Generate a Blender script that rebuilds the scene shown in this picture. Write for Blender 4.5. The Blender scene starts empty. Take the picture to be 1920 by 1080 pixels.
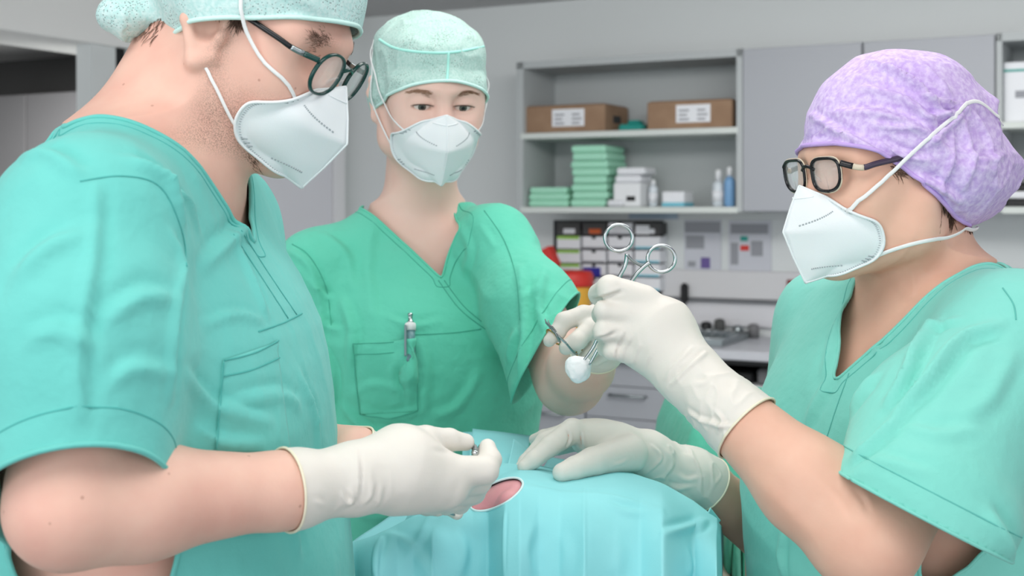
import bpy, math, random
import numpy as np
from mathutils import Vector, Matrix
from mathutils.bvhtree import BVHTree
random.seed(7)
SC = bpy.context.scene
COL = SC.collection
# ------------------------------------------------------------------ camera
FPX = 2400.0; HOR = 390.0; CAMZ = 1.45
cam_d = bpy.data.cameras.new('camera'); cam = bpy.data.objects.new('camera', cam_d); COL.objects.link(cam)
cam.location = (0, 0, CAMZ); cam.rotation_euler = (math.radians(90), 0, 0)
cam_d.sensor_width = 36.0; cam_d.lens = 36.0 * FPX / 1920.0
cam_d.shift_y = -(540 - HOR) / 1920.0
cam_d.clip_start = 0.05; cam_d.clip_end = 60
cam_d.dof.use_dof = True; cam_d.dof.focus_distance = 1.30; cam_d.dof.aperture_fstop = 8.0
SC.camera = cam
# ------------------------------------------------------------------ light
wd = bpy.data.worlds.new('world'); SC.world = wd; wd.use_nodes = True
wd.node_tree.nodes['Background'].inputs[0].default_value = (0.93, 0.97, 1.0, 1)
wd.node_tree.nodes['Background'].inputs[1].default_value = 0.95
def area(name, loc, size, sy, power, target=None, col=(1, 1, 1)):
    l = bpy.data.lights.new(name, 'AREA'); l.shape = 'RECTANGLE'; l.size = size; l.size_y = sy
    l.energy = power; l.color = col
    o = bpy.data.objects.new(name, l); COL.objects.link(o); o.location = loc
    if target is not None:
        d = Vector(target) - Vector(loc); o.rotation_euler = d.to_track_quat('-Z', 'Y').to_euler()
    return o
area('ceiling_light_front', (-0.2, 0.3, 2.39), 1.6, 0.8, 13, None, (1.0, 0.98, 0.95))
area('ceiling_light_table', (0.4, 1.75, 2.39), 1.6, 0.6, 10, None, (1.0, 0.98, 0.95))
area('ceiling_light_back', (1.0, 3.9, 2.39), 2.2, 0.6, 8, None, (1.0, 0.98, 0.96))
area('fill_light_back_wall', (0.5, 2.9, 2.36), 2.4, 0.5, 30, (1.0, 5.6, 1.5), (1.0, 0.99, 0.98))  # added fill that evens out the back wall, no fixture is modelled
area('soft_light_left', (-2.6, -1.2, 1.9), 2.0, 1.6, 22, (0.2, 1.4, 1.3), (0.95, 0.98, 1.0))  # unseen soft light from the left, no window is built there
area('fill_light_next_room', (-2.45, 6.1, 2.39), 0.9, 0.5, 85, None, (1.0, 0.98, 0.95))  # fill added to lift the dark room behind the pass-through
SC.view_settings.view_transform = 'Standard'; SC.view_settings.look = 'None'
SC.view_settings.gamma = 1; SC.view_settings.use_curve_mapping = False
SC.view_settings.exposure = 0.38

# ------------------------------------------------------------------ pixel helpers
def P(px, py, d):
    return np.array([(px - 960.0) / FPX * d, d, CAMZ - (py - HOR) / FPX * d])
def R_(rpx, d): return rpx / FPX * d
def RAY(px, py):
    v = np.array([(px - 960.0) / FPX, 1.0, -(py - HOR) / FPX]); return v / np.linalg.norm(v)

# ------------------------------------------------------------------ materials
def lin(c):
    return tuple((x / 12.92 if x <= 0.04045 else ((x + 0.055) / 1.055) ** 2.4) for x in [v / 255.0 for v in c[:3]]) + (1.0,)
def mat(name, c, rough=0.6, metal=0.0, bump=0.0, bscale=40.0, c2=None, cscale=8.0, cmix=(0.4, 0.6), sss=0.0, sheen=0.0,
        alpha=1.0, spec=0.5, bdetail=3.0, bstretch=None, trans=0.0, ior=1.45, bump2=0.0, b2scale=300.0, coat=0.0, bdist=0.002):
    m = bpy.data.materials.new(name); m.use_nodes = True
    nt = m.node_tree; b = nt.nodes['Principled BSDF']; N = nt.nodes.new; L = nt.links.new
    b.inputs['Base Color'].default_value = lin(c); b.inputs['Roughness'].default_value = rough
    b.inputs['Metallic'].default_value = metal; b.inputs['Specular IOR Level'].default_value = spec
    b.inputs['Alpha'].default_value = alpha; b.inputs['IOR'].default_value = ior
    b.inputs['Transmission Weight'].default_value = trans; b.inputs['Coat Weight'].default_value = coat
    if sss: b.inputs['Subsurface Weight'].default_value = sss; b.inputs['Subsurface Radius'].default_value = (0.012, 0.005, 0.003); b.inputs['Subsurface Scale'].default_value = 0.6
    if sheen: b.inputs['Sheen Weight'].default_value = sheen
    tc = N('ShaderNodeTexCoord')
    if c2 is not None:
        n = N('ShaderNodeTexNoise'); n.inputs['Scale'].default_value = cscale; n.inputs['Detail'].default_value = 4
        L(tc.outputs['Object'], n.inputs['Vector'])
        r = N('ShaderNodeValToRGB'); r.color_ramp.elements[0].position = cmix[0]; r.color_ramp.elements[1].position = cmix[1]
        r.color_ramp.elements[0].color = lin(c); r.color_ramp.elements[1].color = lin(c2)
        L(n.outputs['Fac'], r.inputs['Fac']); L(r.outputs['Color'], b.inputs['Base Color'])
    last = None
    for (bs, sc_, st, dist) in ((bump, bscale, bstretch, bdist), (bump2, b2scale, None, 0.0005)):
        if bs:
            n = N('ShaderNodeTexNoise'); n.inputs['Scale'].default_value = sc_; n.inputs['Detail'].default_value = bdetail
            if st is not None:
                mp = N('ShaderNodeMapping'); mp.inputs['Scale'].default_value = st
                L(tc.outputs['Object'], mp.inputs['Vector']); L(mp.outputs['Vector'], n.inputs['Vector'])
            else: L(tc.outputs['Object'], n.inputs['Vector'])
            bp = N('ShaderNodeBump'); bp.inputs['Strength'].default_value = bs; bp.inputs['Distance'].default_value = dist
            L(n.outputs['Fac'], bp.inputs['Height'])
            if last is not None: L(last.outputs['Normal'], bp.inputs['Normal'])
            L(bp.outputs['Normal'], b.inputs['Normal']); last = bp
    return m

# ------------------------------------------------------------------ objects
WL = {}
def _link(o, loc, parent):
    COL.objects.link(o); pw = WL[parent.name] if parent is not None else np.zeros(3)
    if parent is not None: o.parent = parent
    o.location = tuple(np.asarray(loc, float) - pw); WL[o.name] = np.asarray(loc, float)
def tag(o, label=None, cat=None, group=None, kind=None):
    if label: o['label'] = label
    if cat: o['category'] = cat
    if group: o['group'] = group
    if kind: o['kind'] = kind
    return o
def thing(name, label, cat, loc, group=None):
    o = bpy.data.objects.new(name, None); o.empty_display_size = 0.05; _link(o, loc, None); return tag(o, label, cat, group)
def mesh(name, V, F, m, parent=None, smooth=True, label=None, solid=0.0, loc=None, kind=None, off=-1.0):
    V = np.asarray(V, float).reshape(-1, 3)
    if loc is None:
        if parent is not None: loc = WL[parent.name]
        else: loc = np.array([(V[:, 0].min() + V[:, 0].max()) / 2, (V[:, 1].min() + V[:, 1].max()) / 2, V[:, 2].min()])
    me = bpy.data.meshes.new(name)
    fl = [np.asarray(f, dtype=np.int64) for f in (F if isinstance(F, list) else [F])]
    if fl and all(f.ndim == 2 for f in fl):
        cnt = np.concatenate([np.full(len(f), f.shape[1]) for f in fl]); idx = np.concatenate([f.ravel() for f in fl])
    else:
        cnt = np.array([len(f) for f in fl]); idx = np.concatenate(fl)
    me.vertices.add(len(V)); me.vertices.foreach_set('co', (V - loc).astype(np.float32).ravel())
    me.loops.add(len(idx)); me.loops.foreach_set('vertex_index', idx.astype(np.int32))
    me.polygons.add(len(cnt)); st = np.concatenate([[0], np.cumsum(cnt)[:-1]])
    me.polygons.foreach_set('loop_start', st.astype(np.int32)); me.polygons.foreach_set('loop_total', cnt.astype(np.int32))
    me.polygons.foreach_set('use_smooth', np.full(len(cnt), smooth))
    me.update(calc_edges=True); me.validate()
    ms = m if isinstance(m, (list, tuple)) else [m]
    for q in ms: me.materials.append(q)
    o = bpy.data.objects.new(name, me); _link(o, loc, parent)
    if solid:
        s = o.modifiers.new('thickness', 'SOLIDIFY'); s.thickness = solid; s.offset = off
    if label: o['label'] = label
    if kind: o['kind'] = kind
    return o

class MB:                       # collects simple shapes in a frame, world coordinates out
    def __init__(s, O=(0, 0, 0), R=None): s.V = []; s.F = []; s.n = 0; s.O = np.array(O, float); s.R = np.eye(3) if R is None else np.array(R, float)
    def add(s, V, F, raw=False):
        V = np.asarray(V, float); 
        if not raw: V = V @ s.R.T + s.O
        s.V.append(V); s.F += [tuple(int(i) + s.n for i in f) for f in F]; s.n += len(V); return s
    def box(s, a, b, bev=0.0):
        x0, y0, z0 = np.minimum(a, b); x1, y1, z1 = np.maximum(a, b)
        if bev <= 0:
            V = [(x, y, z) for x in (x0, x1) for y in (y0, y1) for z in (z0, z1)]
            F = [(0, 1, 3, 2), (4, 6, 7, 5), (0, 4, 5, 1), (2, 3, 7, 6), (0, 2, 6, 4), (1, 5, 7, 3)]
            return s.add(V, F)
        b_ = min(bev, (x1 - x0) * .45, (y1 - y0) * .45, (z1 - z0) * .45)
        V = []; ix = {}
        for sx in (0, 1):
            for sy in (0, 1):
                for sz in (0, 1):
                    c = [(x0, x1)[sx], (y0, y1)[sy], (z0, z1)[sz]]; d = [b_ * (1 - 2 * sx), b_ * (1 - 2 * sy), b_ * (1 - 2 * sz)]
                    for a_ in range(3):
                        q = list(c)
                        for k in range(3):
                            if k != a_: q[k] += d[k]
                        ix[(sx, sy, sz, a_)] = len(V); V.append(q)
        F = []
        for a_ in range(3):
            o1, o2 = [k for k in range(3) if k != a_]
            for side in (0, 1):
                f = []
                for (p, q) in ((0, 0), (1, 0), (1, 1), (0, 1)):
                    t = [0, 0, 0]; t[a_] = side; t[o1] = p; t[o2] = q; f.append(ix[(*t, a_)])
                F.append(f)
            for (p, q) in ((0, 0), (1, 0), (1, 1), (0, 1)):
                t0 = [0, 0, 0]; t1 = [0, 0, 0]; t1[a_] = 1
                for t in (t0, t1): t[o1] = p; t[o2] = q
                F.append((ix[(*t0, o1)], ix[(*t1, o1)], ix[(*t1, o2)], ix[(*t0, o2)]))
        for sx in (0, 1):
            for sy in (0, 1):
                for sz in (0, 1): F.append(tuple(ix[(sx, sy, sz, a_)] for a_ in range(3)))
        return s.add(V, F)
    def lathe(s, prof, c=(0, 0, 0), n=24, ax=2, sq=(1, 1)):
        V = []; F = []; m = len(prof)
        for (r, h) in prof:
            for k in range(n):
                t = 2 * math.pi * k / n; q = [r * math.cos(t) * sq[0], r * math.sin(t) * sq[1], h]
                if ax == 0: q = [q[2], q[0], q[1]]
                if ax == 1: q = [q[0], q[2], q[1]]
                V.append([q[i] + c[i] for i in range(3)])
        for j in range(m - 1):
            for k in range(n): F.append((j * n + k, j * n + (k + 1) % n, (j + 1) * n + (k + 1) % n, (j + 1) * n + k))
        F.append(tuple(range(n))[::-1]); F.append(tuple((m - 1) * n + k for k in range(n)))
        return s.add(V, F)
    def tube(s, pts, r, n=8, closed=False, up=None, flat=1.0, raw=False):
        V, F = tube(pts, r, n, closed, up, flat); return s.add(V, F, raw)
    def build(s, name, m, parent=None, smooth=False, label=None, loc=None, kind=None):
        return mesh(name, np.concatenate(s.V), [np.array(f) for f in s.F], m, parent, smooth, label, loc=loc, kind=kind)

def tube(pts, r, n=8, closed=False, up=None, flat=1.0):
    """tube round a polyline; flat<1 squashes it along the 'up' direction (vector or per-point array)"""
    p = np.asarray(pts, float); m = len(p); r = np.broadcast_to(np.asarray(r, float), (m,))
    if closed: t = np.roll(p, -1, 0) - np.roll(p, 1, 0)
    else: t = np.gradient(p, axis=0)
    t /= np.linalg.norm(t, axis=1)[:, None] + 1e-12
    U = np.zeros((m, 3))
    if up is not None:
        u = np.broadcast_to(np.asarray(up, float), (m, 3)); U = u - (u * t).sum(1)[:, None] * t
        U /= np.linalg.norm(U, axis=1)[:, None] + 1e-12
    else:
        a = np.array([0, 0, 1.0]) if abs(t[0, 2]) < .9 else np.array([1.0, 0, 0])
        a = a - a @ t[0] * t[0]; U[0] = a / np.linalg.norm(a)
        for i in range(1, m):
            a = U[i - 1] - U[i - 1] @ t[i] * t[i]; U[i] = a / (np.linalg.norm(a) + 1e-12)
    W = np.cross(t, U); ang = np.arange(n) * 2 * math.pi / n
    V = p[:, None, :] + r[:, None, None] * (np.cos(ang)[None, :, None] * W[:, None, :] + flat * np.sin(ang)[None, :, None] * U[:, None, :])
    V = V.reshape(-1, 3); F = []
    for i in range(m if closed else m - 1):
        j = (i + 1) % m
        for k in range(n): F.append((i * n + k, i * n + (k + 1) % n, j * n + (k + 1) % n, j * n + k))
    if not closed: F.append(tuple(range(n))[::-1]); F.append(tuple((m - 1) * n + k for k in range(n)))
    return V, F
def spl(pts, n=8, closed=False):
    """Catmull-Rom through points, n per span"""
    p = np.asarray(pts, float); m = len(p); out = []
    for i in range(m if closed else m - 1):
        a, b, c, d = (p[(i - 1) % m], p[i], p[(i + 1) % m], p[(i + 2) % m]) if closed else (p[max(i - 1, 0)], p[i], p[i + 1], p[min(i + 2, m - 1)])
        for k in range(n):
            t = k / n; out.append(.5 * ((2 * b) + (-a + c) * t + (2 * a - 5 * b + 4 * c - d) * t * t + (-a + 3 * b - 3 * c + d) * t ** 3))
    if not closed: out.append(p[-1])
    return np.array(out)

# ------------------------------------------------------------------ implicit shapes
class Cone:
    def __init__(s, a, b, ra, rb, n=None, f=1.0):
        s.a = np.array(a, float); s.b = np.array(b, float); s.ra = ra; s.rb = rb; s.ab = s.b - s.a; s.l2 = max(s.ab @ s.ab, 1e-12)
        s.n = None if n is None else np.array(n, float) / np.linalg.norm(n); s.f = f
    def __call__(s, Q):
        q = Q - s.a; ab = s.ab; l2 = s.l2
        if s.n is not None and s.f != 1.0:
            g = 1.0 / s.f - 1.0; q = q + (q @ s.n)[..., None] * s.n * g; ab = ab + (ab @ s.n) * s.n * g; l2 = ab @ ab + 1e-12
        t = np.clip((q @ ab) / l2, 0, 1)
        d = np.sqrt(((q - t[..., None] * ab) ** 2).sum(-1)) - (s.ra + (s.rb - s.ra) * t)
        return d * (math.sqrt(s.f) if s.f < 1 else 1.0)
class Ell:
    def __init__(s, c, r, R=None): s.c = np.array(c, float); s.r = np.array(r, float); s.R = np.eye(3) if R is None else R
    def __call__(s, Q):
        q = (Q - s.c) @ s.R; k0 = np.sqrt(((q / s.r) ** 2).sum(-1)) + 1e-9; k1 = np.sqrt(((q / s.r ** 2) ** 2).sum(-1)) + 1e-9
        return k0 * (k0 - 1) / k1
class Loft:                     # sections (z, cx, cy, rx, ry), columns of R are the local axes
    def __init__(s, O, R, secs, e=2.3, n=4):
        s.O = np.array(O, float); s.R = R; S = spl(sorted(secs), n); s.S = S; s.e = e
    def __call__(s, Q):
        q = (Q - s.O) @ s.R; z = q[..., 2]; S = s.S; zc = np.clip(z, S[0, 0], S[-1, 0])
        cx, cy, rx, ry = (np.interp(zc, S[:, 0], S[:, k]) for k in (1, 2, 3, 4))
        k = (np.abs((q[..., 0] - cx) / rx) ** s.e + np.abs((q[..., 1] - cy) / ry) ** s.e + 1e-9) ** (1 / s.e)
        d = (k - 1) * np.minimum(rx, ry); o = np.maximum(S[0, 0] - z, z - S[-1, 0])
        return np.maximum(d, o)
class Plane:
    def __init__(s, p, n): s.p = np.array(p, float); s.n = np.array(n, float) / np.linalg.norm(n)
    def __call__(s, Q): return (Q - s.p) @ s.n
class Tor:
    def __init__(s, c, R, r, t): s.c = np.array(c, float); s.R = R; s.r = r; s.t = t
    def __call__(s, Q):
        q = (Q - s.c) @ s.R; return np.sqrt((np.sqrt(q[..., 0] ** 2 + q[..., 1] ** 2) - s.r) ** 2 + q[..., 2] ** 2) - s.t
def smin(a, b, k):
    h = np.maximum(k - np.abs(a - b), 0) / k; return np.minimum(a, b) - h * h * k * .25
def field(Q, ops):
    d = None
    for (m, p, k) in ops:
        v = p(Q)
        if d is None: d = v
        elif m == 'u': d = smin(d, v, k)
        elif m == 's': d = -smin(-d, v, k)
        elif m == 'i': d = -smin(-d, -v, k)
    return d
def fieldc(Q, ops, ch=200000):
    out = np.empty(len(Q))
    for i in range(0, len(Q), ch): out[i:i + ch] = field(Q[i:i + ch], ops)
    return out
def grad(Q, ops, e=0.0006):
    g = np.stack([fieldc(Q + np.eye(3)[k] * e, ops) - fieldc(Q - np.eye(3)[k] * e, ops) for k in range(3)], 1)
    l = np.linalg.norm(g, axis=1)[:, None] + 1e-12; return g / l, l[:, 0] / (2 * e)
def axis(lo, hi, h, fine=()):
    """grid coordinates with spacing h, finer inside the (a, b, hf) intervals"""
    out = [lo]
    while out[-1] < hi:
        x = out[-1]; s = h
        for (a, b, hf) in fine:
            dd = max(a - x, x - b, 0); s = min(s, hf + dd * .35)
        out.append(x + s)
    while (len(out) - 1) % 8: out.append(out[-1] + h)
    return np.array(out)
def nets(ops, xs, ys, zs, project=1):
    nx, ny, nz = (len(a) - 1 for a in (xs, ys, zs)); B = 8
    BX, BY, BZ = nx // B, ny // B, nz // B
    I, J, K = np.meshgrid(np.arange(BX), np.arange(BY), np.arange(BZ), indexing='ij')
    I, J, K = I.ravel(), J.ravel(), K.ravel()
    lo = np.stack([xs[I * B], ys[J * B], zs[K * B]], 1); hi = np.stack([xs[I * B + B], ys[J * B + B], zs[K * B + B]], 1)
    c = (lo + hi) / 2; rad = np.linalg.norm(hi - lo, axis=1) / 2
    d = fieldc(c, ops); keep = np.abs(d) < rad * 1.9 + .004
    I, J, K, c, rad, lo = I[keep], J[keep], K[keep], c[keep], rad[keep], lo[keep]
    sb = (I // 3) * 10 ** 8 + (J // 3) * 10 ** 4 + K // 3; order = np.argsort(sb, kind='stable')
    I, J, K, c, rad, sb = I[order], J[order], K[order], c[order], rad[order], sb[order]
    bounds = np.concatenate([[0], np.nonzero(np.diff(sb))[0] + 1, [len(sb)]])
    ar = np.arange(B + 1)
    keys = []; pos = []; quads = []
    SY = nz + 2; SX = SY * (ny + 2)
    for bi in range(len(bounds) - 1):
        a, b = bounds[bi], bounds[bi + 1]
        if a == b: continue
        cc = c[a:b]; mid = cc.mean(0); Rr = (np.linalg.norm(cc - mid, axis=1) + rad[a:b]).max()
        dv = [p(mid[None])[0] for (_, p, _) in ops]
        un = [v for (m, _, _), v in zip(ops, dv) if m == 'u']; best = min(un)
        sub = []
        for (op, v) in zip(ops, dv):
            if op[0] == 'u' and v - Rr * 1.6 > best + Rr * 1.6 + op[2]: continue
            if op[0] == 's' and v > Rr * 1.8 + op[2]: continue
            sub.append(op)
        gi = I[a:b, None] * B + ar; gj = J[a:b, None] * B + ar; gk = K[a:b, None] * B + ar
        nb = b - a
        X = np.broadcast_to(xs[gi][:, :, None, None], (nb, 9, 9, 9)); Y = np.broadcast_to(ys[gj][:, None, :, None], (nb, 9, 9, 9)); Z = np.broadcast_to(zs[gk][:, None, None, :], (nb, 9, 9, 9))
        Q = np.stack([X, Y, Z], -1); D = field(Q.reshape(-1, 3), sub).reshape(nb, 9, 9, 9)
        D = np.where(np.abs(D) < 1e-9, 1e-9, D); S = D < 0
        # cells
        s8 = np.stack([S[:, i:i + 8, j:j + 8, k:k + 8] for i in (0, 1) for j in (0, 1) for k in (0, 1)], 0).sum(0)
        cell = np.nonzero((s8 > 0) & (s8 < 8))
        if len(cell[0]) == 0: continue
        n_, ci, cj, ck = cell; acc = np.zeros((len(n_), 3)); cnt = np.zeros(len(n_))
        cor = [(i, j, k) for i in (0, 1) for j in (0, 1) for k in (0, 1)]
        for ii in range(8):
            for jj in range(ii + 1, 8):
                p_, q_ = cor[ii], cor[jj]
                if sum(abs(x - y) for x, y in zip(p_, q_)) != 1: continue
                d0 = D[n_, ci + p_[0], cj + p_[1], ck + p_[2]]; d1 = D[n_, ci + q_[0], cj + q_[1], ck + q_[2]]
                m = (d0 < 0) != (d1 < 0); t = np.where(m, d0 / np.where(m, d0 - d1, 1), 0)[:, None]
                A = Q[n_, ci + p_[0], cj + p_[1], ck + p_[2]]; Bq = Q[n_, ci + q_[0], cj + q_[1], ck + q_[2]]
                acc += np.where(m[:, None], A + (Bq - A) * t, 0); cnt += m
        pos.append(acc / cnt[:, None])
        bI, bJ, bK = I[a:b] * B, J[a:b] * B, K[a:b] * B
        keys.append((bI[n_] + ci) * SX + (bJ[n_] + cj) * SY + bK[n_] + ck)
        for ax in range(3):
            sl = [slice(0, 8)] * 3; sl1 = list(sl); sl1[ax] = slice(1, 9)
            S0 = S[(slice(None), *sl)]; S1 = S[(slice(None), *sl1)]; e = np.nonzero(S0 != S1)
            if len(e[0]) == 0: continue
            g = [bI[e[0]] + e[1], bJ[e[0]] + e[2], bK[e[0]] + e[3]]; st = S0[e]
            o1, o2 = [(1, 2), (2, 0), (0, 1)][ax]; q4 = []
            for (u, v) in ((0, 0), (1, 0), (1, 1), (0, 1)):
                h = list(g); h[o1] = h[o1] - 1 + u; h[o2] = h[o2] - 1 + v
                q4.append(h[0] * SX + h[1] * SY + h[2])
            q4 = np.stack(q4, 1); q4[~st] = q4[~st][:, ::-1]; quads.append(q4)
    keys = np.concatenate(keys); pos = np.concatenate(pos); quads = np.concatenate(quads)
    o = np.argsort(keys); keys = keys[o]; pos = pos[o]
    ix = np.searchsorted(keys, quads); ix = np.clip(ix, 0, len(keys) - 1); ok = (keys[ix] == quads).all(1)
    F = ix[ok]; V = pos
    for _ in range(project):
        g, l = grad(V, ops); dd = fieldc(V, ops); V = V - g * np.clip(dd / np.maximum(l, .3), -.003, .003)[:, None]
    return V, F
def boundsof(ops, pad=.01):
    lo = np.full(3, 1e9); hi = -lo
    for (m, p, k) in ops:
        if m != 'u': continue
        if isinstance(p, Cone):
            for q, r in ((p.a, p.ra), (p.b, p.rb)): lo = np.minimum(lo, q - r); hi = np.maximum(hi, q + r)
        elif isinstance(p, Ell): lo = np.minimum(lo, p.c - p.r.max()); hi = np.maximum(hi, p.c + p.r.max())
        elif isinstance(p, Loft):
            for s in p.S:
                for sx in (-1, 1):
                    for sy in (-1, 1):
                        q = p.O + p.R @ np.array([s[1] + sx * s[3], s[2] + sy * s[4], s[0]]); lo = np.minimum(lo, q); hi = np.maximum(hi, q)
        elif isinstance(p, Tor): lo = np.minimum(lo, p.c - p.r - p.t); hi = np.maximum(hi, p.c + p.r + p.t)
    return lo - pad, hi + pad
def grid(ops, h, fine=None, lo=None, hi=None, project=1):
    l, u = boundsof(ops)
    if lo is not None: l = np.maximum(l, lo)
    if hi is not None: u = np.minimum(u, hi)
    ax = []
    for k in range(3):
        fi = [(f[0][k], f[1][k], f[2]) for f in (fine or [])]; ax.append(axis(l[k], u[k], h, fi))
    return nets(ops, *ax, project=project)

# ------------------------------------------------------------------ noise, normals, clipping
def vnoise(Q, s, seed=0):
    q = Q * s + seed * 17.31 + 1000.0; i = np.floor(q).astype(np.int64); f = q - i; f = f * f * (3 - 2 * f); out = 0
    for a in (0, 1):
        for b in (0, 1):
            for c in (0, 1):
                h = ((i[:, 0] + a) * 73856093) ^ ((i[:, 1] + b) * 19349663) ^ ((i[:, 2] + c) * 83492791) ^ (seed * 2654435)
                h = (h ^ (h >> 13)) * 1274126177; h = (h ^ (h >> 16)) & 0xffff
                w = (f[:, 0] if a else 1 - f[:, 0]) * (f[:, 1] if b else 1 - f[:, 1]) * (f[:, 2] if c else 1 - f[:, 2]); out = out + w * (h / 32767.5 - 1)
    return out
def ridged(Q, s, seed=0, R=None, st=(1, 1, 1)):
    """sharp thin ridges like creased cloth; st stretches along the columns of R"""
    q = Q if R is None else Q @ R
    q = q * np.array(st); w = np.stack([vnoise(q, s * .7, seed + 5), vnoise(q, s * .7, seed + 6), vnoise(q, s * .7, seed + 7)], 1) * .35 / s
    n = vnoise(q + w, s, seed); return (1 - np.abs(n) * 2.2).clip(0, 1) ** 2
def vnormals(V, F):
    T = [F] if isinstance(F, np.ndarray) else F
    n = np.zeros_like(V)
    for f in T:
        a, b, c, d = V[f[:, 0]], V[f[:, 1]], V[f[:, 2]], V[f[:, 3 % f.shape[1]]]
        fn = np.cross(c - a, d - b)
        for k in range(f.shape[1]): np.add.at(n, f[:, k], fn)
    return n / (np.linalg.norm(n, axis=1)[:, None] + 1e-12)
def clip(V, F, f):
    """keep f<=0; F quads array. returns V, list of face arrays (quads + polygons), list of boundary polylines"""
    f = np.where(np.abs(f) < 1e-7, 1e-7, f)
    neg = f[F] < 0; k = neg.sum(1); full = F[k == F.shape[1]]; cut = F[(k > 0) & (k < F.shape[1])]
    NV = list(); cache = {}; polys = []; segs = []; n0 = len(V)
    def ev(i, j):
        key = (i, j) if i < j else (j, i)
        if key not in cache:
            t = f[i] / (f[i] - f[j]); cache[key] = n0 + len(NV); NV.append(V[i] + (V[j] - V[i]) * t)
        return cache[key]
    for q in cut.tolist():
        m = len(q); out = []; cr = []
        for a in range(m):
            i, j = q[a], q[(a + 1) % m]
            if f[i] < 0: out.append(i)
            if (f[i] < 0) != (f[j] < 0):
                e = ev(i, j); out.append(e); cr.append((e, f[i] < 0))
        if len(out) >= 3: polys.append(np.array(out))
        if len(cr) == 2: segs.append((cr[0][0], cr[1][0]))
    V2 = np.concatenate([V, np.array(NV)]) if NV else V
    # chain the cut edges
    adj = {}
    for a, b in segs: adj.setdefault(a, []).append(b); adj.setdefault(b, []).append(a)
    seen = set(); loops = []
    starts = sorted(adj, key=lambda x: len(adj[x]))
    for s in starts:
        if s in seen: continue
        path = [s]; seen.add(s); cur = s
        while True:
            nx = [x for x in adj[cur] if x not in seen]
            if not nx: break
            cur = nx[0]; seen.add(cur); path.append(cur)
        if len(path) > 6: loops.append((V2[path], path[0] in adj[path[-1]]))
    used = np.zeros(len(V2), bool); used[full.ravel()] = True
    for p in polys: used[p] = True
    mp = np.cumsum(used) - 1
    faces = [x for x in mp[full]] + [mp[p] for p in polys]
    return V2[used], faces, loops
def clipmulti(V, F, fs):
    """several scalar cuts at once: fs list of arrays; keep where all <=0"""
    return clip(V, F, np.max(np.stack(fs), 0))
def evenly(p, step, closed=False):
    if closed: p = np.vstack([p, p[:1]])
    s = np.concatenate([[0], np.cumsum(np.linalg.norm(np.diff(p, axis=0), axis=1))]); n = max(3, int(s[-1] / step)); t = np.linspace(0, s[-1], n + 1)
    q = np.stack([np.interp(t, s, p[:, k]) for k in range(3)], 1); return q[:-1] if closed else q
def smoothline(p, it=3, closed=False):
    for _ in range(it):
        if closed: p = (np.roll(p, 1, 0) + 2 * p + np.roll(p, -1, 0)) / 4
        else: p[1:-1] = (p[:-2] + 2 * p[1:-1] + p[2:]) / 4
    return p

class Surf:                     # a mesh one can shoot rays at from the camera point
    def __init__(s, V, F): s.V = V; s.F = F; s.b = BVHTree.FromPolygons([tuple(v) for v in V.tolist()], F.tolist(), all_triangles=False)
    def hit(s, px, py, back=False):
        o = Vector((0, 0, CAMZ)); r = Vector(RAY(px, py)); h = s.b.ray_cast(o, r)
        if h[0] is None: return None
        return np.array(h[0]), np.array(h[1])
    def line(s, pts, n=6, off=0.0):
        q = spl([(a[0], a[1], 0) for a in pts], n) if len(pts) > 2 else np.array([[pts[0][0] + (pts[1][0] - pts[0][0]) * t, pts[0][1] + (pts[1][1] - pts[0][1]) * t, 0] for t in np.linspace(0, 1, max(2, n * 2))])
        out = []; nn = []
        for (x, y, _) in q:
            h = s.hit(x, y)
            if h is None: continue
            nr = h[1] if h[1] @ RAY(x, y) < 0 else -h[1]
            if out and np.linalg.norm(h[0] + nr * off - out[-1]) > .022: continue
            out.append(h[0] + nr * off); nn.append(nr)
        return np.array(out), np.array(nn)
def folds(V, N, surf, lst, soft=1):
    """lst: (pixel polyline, width m, height m). A ridge beside a valley along each line, on the surface side that faces the camera"""
    disp = np.zeros(len(V))
    for (pts, w, a) in lst:
        w = w * .75 if w > .003 else w; L, LN = surf.line(pts, 5)
        if len(L) < 3: continue
        lo = L.min(0) - 4 * w; hi = L.max(0) + 4 * w; m = np.nonzero(((V > lo) & (V < hi)).all(1))[0]
        if len(m) == 0: continue
        Q = V[m]; best = np.full(len(m), 1e9); tt = np.zeros(len(m)); sg = np.zeros(len(m)); n = len(L) - 1
        for i in range(n):
            ab = L[i + 1] - L[i]; t = np.clip((Q - L[i]) @ ab / (ab @ ab + 1e-12), 0, 1); r = Q - L[i] - t[:, None] * ab
            d = np.linalg.norm(r, axis=1); side = np.cross(LN[i], ab); side /= np.linalg.norm(side) + 1e-12
            b = d < best; best[b] = d[b]; tt[b] = (i + t[b]) / n; sg[b] = np.sign(r[b] @ side)
        x = best * sg; prof = np.exp(-(x / w) ** 2) - .55 * np.exp(-((x - 1.7 * w) / w) ** 2)
        fade = np.sin(np.pi * np.clip(tt * .94 + .03, 0, 1)) ** .6
        ok = ((N[m] * LN[len(L) // 2]).sum(1) > -.1)
        disp[m] += a * prof * fade * ok
    F = surf.F; cnt = np.zeros(len(V)); np.add.at(cnt, F.ravel(), 1)
    for _ in range(soft):      # soften where a fold meets itself
        fm = disp[F].mean(1); acc = np.zeros(len(V))
        for k in range(F.shape[1]): np.add.at(acc, F[:, k], fm)
        disp = acc / np.maximum(cnt, 1)
    return disp
def push(pts, ops, off):
    """move points out until they lie 'off' outside the shape"""
    p = np.array(pts, float)
    for _ in range(6):
        d = fieldc(p, ops); g, l = grad(p, ops); p = p + g * np.where(d < off, off - d, 0)[:, None]
    return p
def wrap(pts, ops, off, n=8, smooth=2):
    p = spl(pts, n); p = push(p, ops, off); p = smoothline(p, smooth); return push(p, ops, off * .8)
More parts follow.
